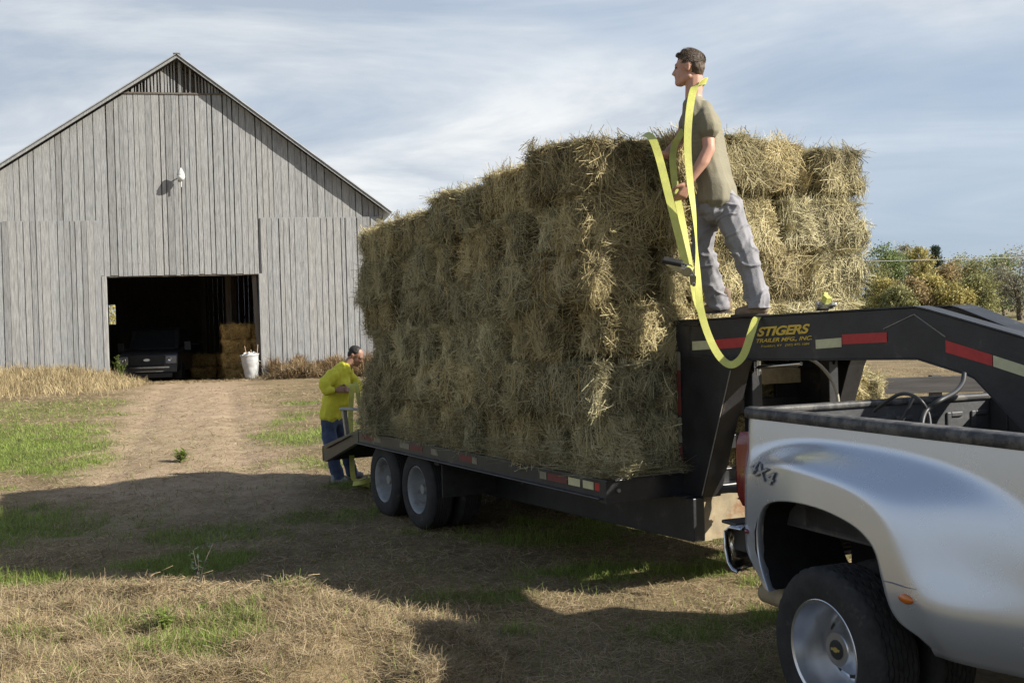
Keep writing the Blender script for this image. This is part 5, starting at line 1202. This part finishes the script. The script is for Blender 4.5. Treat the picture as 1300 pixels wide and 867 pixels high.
def ribbon(name, pts, width, dirs, label, group, m='strap', n=8, twist=None):
    """a flat webbing strap: pts path, dirs width direction at each point"""
    o = Vector(pts[0]); S = spline([Vector(p) - o for p in pts], n); D = spline([Vector(d) for d in dirs], n); b = MB(); rows = []
    for p, d in zip(S, D):
        d = d.normalized() * width / 2; rows.append((p, d))
    n_ = len(rows); path = [r[0] for r in rows]; R4 = []
    for i, (p, d) in enumerate(rows):
        t = (path[min(i + 1, n_ - 1)] - path[max(i - 1, 0)]).normalized(); d = (d - t * d.dot(t)); d = d.normalized() * width / 2; nn = t.cross(d).normalized() * .0012
        R4.append([p - d + nn, p + d + nn, p + d - nn, p - d - nn, p - d + nn])
    b.grid(R4); q = b.build(name, M[m], None, smooth=True, recalc=False); q.location = o; tag(q, label, 'strap', group); return q
SW = .050
ribbon('yellow_strap', [(1.336, 7.920, 3.442), (1.386, 7.930, 3.577), (1.420, 7.860, 3.623), (1.408, 7.760, 3.612), (1.348, 7.640, 3.577), (1.281, 7.540, 3.514), (1.225, 7.420, 3.322), (1.203, 7.380, 3.107), (1.209, 7.360, 2.869), (1.230, 7.360, 2.659), (1.241, 7.360, 2.450), (1.246, 7.360, 2.241), (1.257, 7.360, 2.031), (1.303, 7.350, 1.847), (1.367, 7.320, 1.705), (1.440, 7.300, 1.646), (1.519, 7.300, 1.701), (1.579, 7.320, 1.840), (1.631, 7.380, 1.943), (1.689, 7.450, 1.962), (1.803, 7.550, 1.971)],
       SW, [(1, .2, 0), (.8, .2, .5), (.5, 0, .9), (.3, -.3, .9), (.5, -.3, .7), (.9, .1, .3), (1, .1, 0), (1, .1, 0), (.95, .3, 0), (.7, .7, 0), (.4, .9, 0), (.8, .5, 0), (1, .1, .1), (.9, .2, .5), (.7, .2, .8), (.1, .3, 1), (-.6, .3, .8), (-1, .3, .3), (-.9, .4, .1), (-.2, 1, .1), (0, 1, 0)],
       'long yellow strap worn round the neck and looping down past the beam', 'yellow straps held by the man on the neck')
ribbon('yellow_strap', [(0.976, 7.950, 3.278), (0.978, 7.740, 3.247), (1.000, 7.580, 3.182), (1.034, 7.500, 3.024), (1.073, 7.440, 2.803), (1.114, 7.400, 2.588), (1.149, 7.380, 2.412), (1.174, 7.360, 2.269)],
       SW * 1.05, [(.5, -.6, .3), (.7, -.5, .3), (1, -.2, .2), (1, 0, .1), (1, 0, .1), (1, .1, .1), (1, .1, 0), (1, .1, 0)], 'yellow strap running down from the top bale to the ratchet', 'yellow straps held by the man on the neck')
ribbon('yellow_strap', [(1.238, 7.750, 3.275), (1.197, 7.740, 3.214), (1.168, 7.740, 3.160), (1.143, 7.660, 3.045), (1.144, 7.560, 2.843), (1.169, 7.480, 2.620), (1.190, 7.440, 2.431), (1.210, 7.420, 2.271), (1.234, 7.400, 2.111), (1.254, 7.380, 2.000)],
       SW * .95, [(.8, -.4, -.4), (.8, -.3, -.4), (1, 0, -.1), (1, 0, .0), (1, 0, .1), (.9, .2, .1), (.9, .3, 0), (.9, .2, 0), (.9, .2, 0), (.9, .2, 0)], 'yellow strap hanging from the far hand of the man on the neck', 'yellow straps held by the man on the neck')
def ratchet():
    P = Vector((1.139, 7.340, 2.279)); r = empty('strap_ratchet', P); r.rotation_euler = (R_(18), R_(22), R_(-8)); r.scale = (1.2, 1.2, 1.35); tag(r, 'chrome and black ratchet buckle hanging on the yellow strap', 'ratchet')
    b = MB()
    for s in (-1, 1): b.prism([(-.09, s * .028, .018), (-.04, s * .028, .03), (.04, s * .028, .03), (.085, s * .028, .0), (.10, s * .028, -.045), (.07, s * .028, -.05), (.05, s * .028, -.012), (-.02, s * .028, -.012), (-.09, s * .028, .0)], (0, .004, 0))
    for x, z in ((.0, .01), (.06, -.005), (.088, -.04)): b.tube([(x, -.036, z), (x, .036, z)], .010, 12)
    for s in (-1, 1): b.lathe([(s * .034, .0), (s * .034, .026), (s * .030, .026)], (.03, 0, .008), 'y', 16)
    b.build('frame', M['chrome'], r, bevel=.0015)
    b = MB(); b.box((-.065, 0, .024), (.11, .075, .022), Euler((0, R_(-8), 0)).to_matrix()); b.build('handle', M['black'], r, bevel=.006)
    b = MB(); b.box((.035, 0, .01), (.04, .048, .035)); b.build('webbing', M['strap'], r, bevel=.006)
ratchet()

def man_behind():
    o = Vector((-2.12, 13.4, gh(-2.03, 13.4))); K = 104.85
    def J(px, py, v=0):
        w = (606 - py) / K; return Vector(((px - 437) / K + .027 * w, v, w))
    root = empty('person', o); tag(root, 'man in bright yellow jacket and blue jeans bending over a strap behind the trailer', 'person')
    ax = Vector((.30, .95, 0)).normalized()       # towards his left, away from the camera
    hd = J(456, 448, .02); f = Vector((.93, -.36, 0))
    pr, g, R = head(f, hd, .96, .6)
    body = list(pr) + chain([hd + Vector((-.04, 0, -.02)), J(444, 464, 0)], [.055, .07])
    body += slabs([(J(438, 470), .12, .08), (J(433, 495), .11, .10), (J(428, 520), .09, .10)], ax, 3)
    sh, el, wr = J(430, 472, -.19), J(424, 489, -.30), J(437, 489, -.34)
    sh2, el2, wr2 = J(441, 470, .17), J(458, 488, .10), J(447, 489, -.22)
    body += chain([sh, el, wr], [.05, .042, .028]) + chain([sh2, el2, wr2], [.05, .042, .028])
    hand(body, wr, (1, .15, .02), (0, .9, -.3), .9, -1, 1.0); hand(body, wr2, (.3, -.9, .1), (-.8, .2, -.2), .9, 1, 1.0)
    hR, kR, aR = J(424, 525, -.09), J(427, 562, -.12), J(434, 597, -.10); hL, kL, aL = J(430, 525, .09), J(440, 562, .14), J(449, 596, .16)
    body += chain([hR, kR, aR], [.08, .055, .04]) + chain([hL, kL, aL], [.08, .055, .04])
    skin('body', body, .008, M['skin2'], root, 3)
    skin('hair', [('e', g(-.028, 0, .045), (.092, .078, .074), R), ('e', g(-.055, 0, .0), (.058, .070, .07), R)], .008, M['hair2'], root, 3, lambda p: .004 * mn.noise(p * 40))
    jk = slabs([(J(442, 463), .06, .07), (J(438, 471), .13, .095), (J(434, 490), .12, .116), (J(430, 508), .11, .125), (J(428, 520), .105, .128)], ax, 5)
    jk += chain([sh, J(422, 480, -.28), el, J(431, 489, -.34)], [.092, .080, .068, .045]) + chain([sh2, el2, J(451, 489, -.12)], [.078, .068, .045])
    jk += chain([J(443, 468, -.06), J(443, 486, -.13), J(440, 505, -.08)], [.07, .085, .10])
    jk += [('c', J(446, 460, -.06), .035, J(450, 468, -.09), .03), ('c', J(439, 458, .03), .04, J(446, 459, .08), .035)]
    ff = folds(.014, 9, 6, 9)
    skin('jacket', jk, .009, M['jacket'], root, 5, lambda p: ff(p) + .007 * mn.noise(Vector((p.x * 20, p.y * 20, p.z * 12))))
    tr = slabs([(J(427, 515), .10, .10), (J(427, 530), .10, .105)], ax, 3) + chain([hR, J(424, 545, -.11), kR, J(431, 582, -.11), J(435, 600, -.10)], [.105, .095, .085, .078, .08]) + chain([hL, kL, J(449, 598, .16)], [.105, .085, .078])
    f2 = folds(.014, 10, 7, 4)
    skin('jeans', tr, .009, M['denim'], root, 4, f2, cut=[(J(437, 602), Vector((0, 0, -1)))])
    for (tx, hx, y, v) in ((446, 431, 604, -.12), (462, 448, 601, .16)):
        A, B = J(tx, y, v), J(hx, y, v); skin('shoe', chain([B, A.lerp(B, .15)], [.048, .038]) + [('c', B, .046, B + Vector((0, 0, .06)), .046)], .008, M['white_shoe'], root, 3, cut=[(Vector((0, 0, 0)), Vector((0, 0, -1)))])
man_behind()
GY = gh(-1.95, 13.1)
ribbon('yellow_strap', [(-1.936, 13.050, 1.296), (-1.895, 13.020, 1.269), (-1.908, 13.020, 1.139), (-1.929, 13.050, 0.905), (-1.928, 13.050, 0.626), (-1.920, 13.000, 0.353), (-1.898, 12.950, 0.201), (-1.822, 12.800, 0.202), (-1.762, 12.900, 0.214)], .06, [(1, 0, .1), (1, 0, 0), (1, .2, 0), (1, .3, 0), (1, .1, 0), (1, .3, 0), (.9, .4, .1), (.1, 1, .1), (.1, 1, 0)], 'yellow strap hanging from the hands of the man in the yellow jacket', 'yellow straps behind the trailer')
ribbon('yellow_strap', [(-1.873, 13.000, 1.316), (-1.834, 12.980, 1.279), (-1.822, 13.000, 1.138), (-1.805, 13.100, 0.945), (-1.796, 13.200, 0.748)], .05, [(1, 0, .2), (1, 0, .1), (1, .2, 0), (1, .3, 0), (1, .1, 0)], 'shorter yellow strap end beside the jacket, dropping behind the bracket', 'yellow straps behind the trailer')
b = MB(); P = Vector((-1.801, 12.850, 0.222)); rng = random.Random(2)
cl = ribbon('strap_coil', [P + Vector((math.cos(i * .9) * (.10 + .02 * math.sin(i)), math.sin(i * .9) * .09, .02 + .012 * i - P.z + gh(P.x, P.y))) for i in range(9)], .05, [(0, 0, 1)] + [(.3 * math.sin(i), .2, 1) for i in range(8)], 'heap of yellow strap on the ground behind the trailer wheel', 'yellow straps behind the trailer')

# ------------------------------------------------------------------ trees, fence, wire
def tree(name, label, x, y, h, w, m, seed, trunk=.25, dens=1.0, base=.12, conif=False, group='autumn trees beyond the field', leaf=.17, cl_r=.215):
    z = gh(x, y); root = empty(name, (x, y, z)); tag(root, label, 'tree', group); rng = random.Random(seed)
    t = MB(); lf = MB(); tips = []
    def br(p, d, ln, r, lv):
        n = 5; P = [p]; q = p.copy(); dd = d.copy()
        for i in range(n):
            dd = (dd + Vector((rng.gauss(0, .12), rng.gauss(0, .12), .05))).normalized(); q = q + dd * ln / n; P.append(q.copy())
        t.tube(P, [r * (1 - .65 * i / n) for i in range(n + 1)], 6 if lv else 9, cap=False)
        if lv >= 2: tips.append((P[-1], lv)); tips.append((P[3], lv)); return
        for k in range(5 if lv == 0 else 4):
            i = rng.randint(2 if lv == 0 else 1, n); a = rng.uniform(0, 6.28); e = rng.uniform(.2, 1.1)
            br(P[i], Vector((math.cos(a) * math.cos(e), math.sin(a) * math.cos(e), math.sin(e))), ln * rng.uniform(.5, .8), r * .5, lv + 1)
    br(Vector((0, 0, -.1)), Vector((0, 0, 1)), h * .45, trunk, 0)
    t.build('trunk', M['bark'], root, smooth='all')
    cz = h * (base + 1) / 2; rz = h * (1 - base) / 2; clumps = []
    N = int(46 * dens)
    for i in range(N):
        for _ in range(20):
            a = rng.uniform(0, 6.28); zz = rng.uniform(-1, 1); rr = math.sqrt(max(0, 1 - zz * zz)) * rng.uniform(.35, 1) ** .5
            if conif: zz = rng.uniform(-1, 1); rr = (1 - (zz + 1) / 2) ** .8 * rng.uniform(.5, 1) * .95 + .04
            p = Vector((math.cos(a) * rr * w / 2, math.sin(a) * rr * w / 2, cz + zz * rz * (.93 if not conif else .97)))
            if mn.noise(p * .55 + Vector((seed * 3, 0, 0))) > -.30 or conif: break
        clumps.append((p, rng.uniform(.65, 1.25) * w * cl_r * (1 if not conif else .75), rng.gauss(.5, .2)))
    for p, r, tn in clumps:
        for _ in range(int(95 * dens)):
            d = Vector((rng.gauss(0, .5), rng.gauss(0, .5), rng.gauss(0, .38))) * r; q = p + d; s = leaf * rng.uniform(.5, 1.2)
            if q.z < .15: continue
            n = Vector((rng.gauss(0, 1), rng.gauss(0, 1), rng.gauss(0, 1) + .5)).normalized(); u = n.orthogonal().normalized() * s; v = n.cross(u).normalized() * s * .6
            lf.add([q - u * .5, q + v * .5, q + u * .5, q - v * .5], [(0, 1, 2, 3)], min(1, max(0, tn + rng.gauss(0, .15))))
    lf.build('crown', M[m], root, recalc=False)
    return root
def trees():
    def at(px, Y): return (px - 650) / 1405.7 * Y
    L = [  # px x, distance, top px, width px, material, kind, label
        (1124, 118, 313, 48, 'leaf_green', 'tree', 'green leafy tree just right of the hay load'),
        (1150, 128, 312, 40, 'leaf_bare', 'bare_tree', 'thin greyish half bare tree behind the green one'),
        (1169, 120, 314, 34, 'leaf_yellow', 'tree', 'tall yellow green tree left of the dark conifer'),
        (1190, 124, 311, 30, 'leaf_dark', 'conifer', 'dark green conifer standing above the autumn trees'),
        (1214, 119, 331, 46, 'leaf_orange', 'tree', 'orange brown tree right of the dark conifer'),
        (1236, 126, 340, 34, 'leaf_olive', 'tree', 'low olive tree between the orange tree and the large olive tree'),
        (1258, 112, 321, 56, 'leaf_olive', 'tree', 'large olive tree with a dense crown near the right edge'),
        (1296, 106, 318, 62, 'leaf_bare', 'tree', 'broad thinning tree with forked trunk at the right edge'),
        (1128, 104, 352, 42, 'leaf_yellow', 'shrub_tree', 'bright yellow bushy tree low beside the hay load'),
        (1160, 102, 356, 44, 'leaf_orange', 'shrub_tree', 'rusty bushy tree low in the middle of the row'),
        (1182, 103, 350, 36, 'leaf_yellow', 'shrub_tree', 'yellow bushy tree under the dark conifer'),
        (1212, 101, 362, 46, 'leaf_yellow', 'shrub_tree', 'low golden bush in front of the orange tree'),
        (1136, 135, 322, 46, 'leaf_olive', 'tree', 'dull olive tree in the back row behind the yellow bush'),
        (1180, 138, 326, 46, 'leaf_orange', 'tree', 'brownish tree in the back row left of the conifer'),
        (1222, 136, 328, 50, 'leaf_olive', 'tree', 'faded olive tree in the back row behind the orange tree'),
        (1276, 134, 326, 52, 'leaf_green', 'tree', 'green tree in the back row between the two right hand trees'),
        (1240, 102, 352, 46, 'leaf_olive', 'shrub_tree', 'olive bush standing low under the large olive tree'),
        (1144, 101, 366, 40, 'leaf_olive', 'shrub_tree', 'lowest olive bush between the yellow and rusty bushes'),
        (1100, 116, 330, 60, 'leaf_olive', 'tree', 'olive tree mostly hidden behind the right end of the hay'),
    ]
    for i, (px, Y, top, w, m, nm, lb) in enumerate(L):
        hy = 411.8 - .0273 * (px - 650) ; base = gh(at(px, Y), Y); h = (hy - top) / 1405.7 * Y + CAM_H - base
        con = nm == 'conifer'
        tree(nm.replace('shrub_tree', 'bushy_tree'), lb, at(px, Y), Y, h, w / 1405.7 * Y, m, 10 + i, trunk=.18 if m != 'leaf_bare' else .28, dens=1.15 if m == 'leaf_bare' else 1.25, base=.05 if nm == 'shrub_tree' else (.04 if con else .14), conif=con, leaf=.27 if m != 'leaf_bare' else .24)
    for i, (px, Y, h, w, m) in enumerate([(1345, 118, 8, 6, 'leaf_olive'), (1395, 125, 9, 7, 'leaf_yellow'), (1450, 121, 8, 7, 'leaf_orange'), (1040, 122, 7, 7, 'leaf_green'), (960, 128, 7, 7, 'leaf_yellow')]):
        tree('tree', 'tree of the far row beyond what the photo shows', at(px, Y), Y, h, w, m, 60 + i, leaf=.4, group='far row trees out of view')
    # seen through the little window at the back of the barn
    for i, (x, y, h) in enumerate(((-31.5, 84, 4.6), (-28.0, 88, 3.8), (-35.5, 86, 4.9))):
        tree('tree', ['yellow green tree seen through the small back window of the barn', 'low tree right of the one in the barn window', 'tree left of the one in the barn window'][i], x, y, h, 4.2, ('leaf_yellow', 'leaf_green', 'leaf_green')[i], 80 + i, leaf=.2, group='trees behind the barn')
trees()
def fence():
    r = empty('board_fence', (4.1, 13.1, gh(4.1, 13.1)), R_(2)); tag(r, 'dark weathered board fence behind the trailer neck', 'fence')
    for i in range(4):
        b = MB(); b.box((-.1 + i * 1.02 if i < 2 else -.1 + i * 1.8 - .8, .03, .53), (.13, .10, 1.16)); b.build('post', M['fence'], r, bevel=.01)
    for z in (.38, 1.0):
        b = MB(); b.box((2.4, -.035, z), (5.4, .03, .19)); b.build('board', M['fence'], r, bevel=.006)
fence()
def wire():
    b = MB(); P = []
    A, B = Vector((-24, 42, 5.2)), Vector((60, 50, 5.6))
    for i in range(61):
        f = i / 60; p = A.lerp(B, f); p.z -= 4 * 1.25 * f * (1 - f); P.append(p - A)
    b.tube(P, .012, 6); o = b.build('power_line', M['wire'], None, smooth='all'); o.location = A; tag(o, 'thin overhead wire crossing in front of the autumn trees', 'wire')
    for i, p in enumerate((A, B)):
        g = gh(p.x, p.y); b = MB(); b.tube([(0, 0, -.2), (0, 0, p.z - g + .3)], [.14, .09], 12); b.box((0, 0, p.z - g), (.1, 1.2, .1)); q = b.build('utility_pole', M['dark_board'], None); q.location = (p.x, p.y, g); tag(q, ['utility pole hidden behind the hay carrying the wire', 'utility pole off to the right carrying the wire'][i], 'pole')
wire()
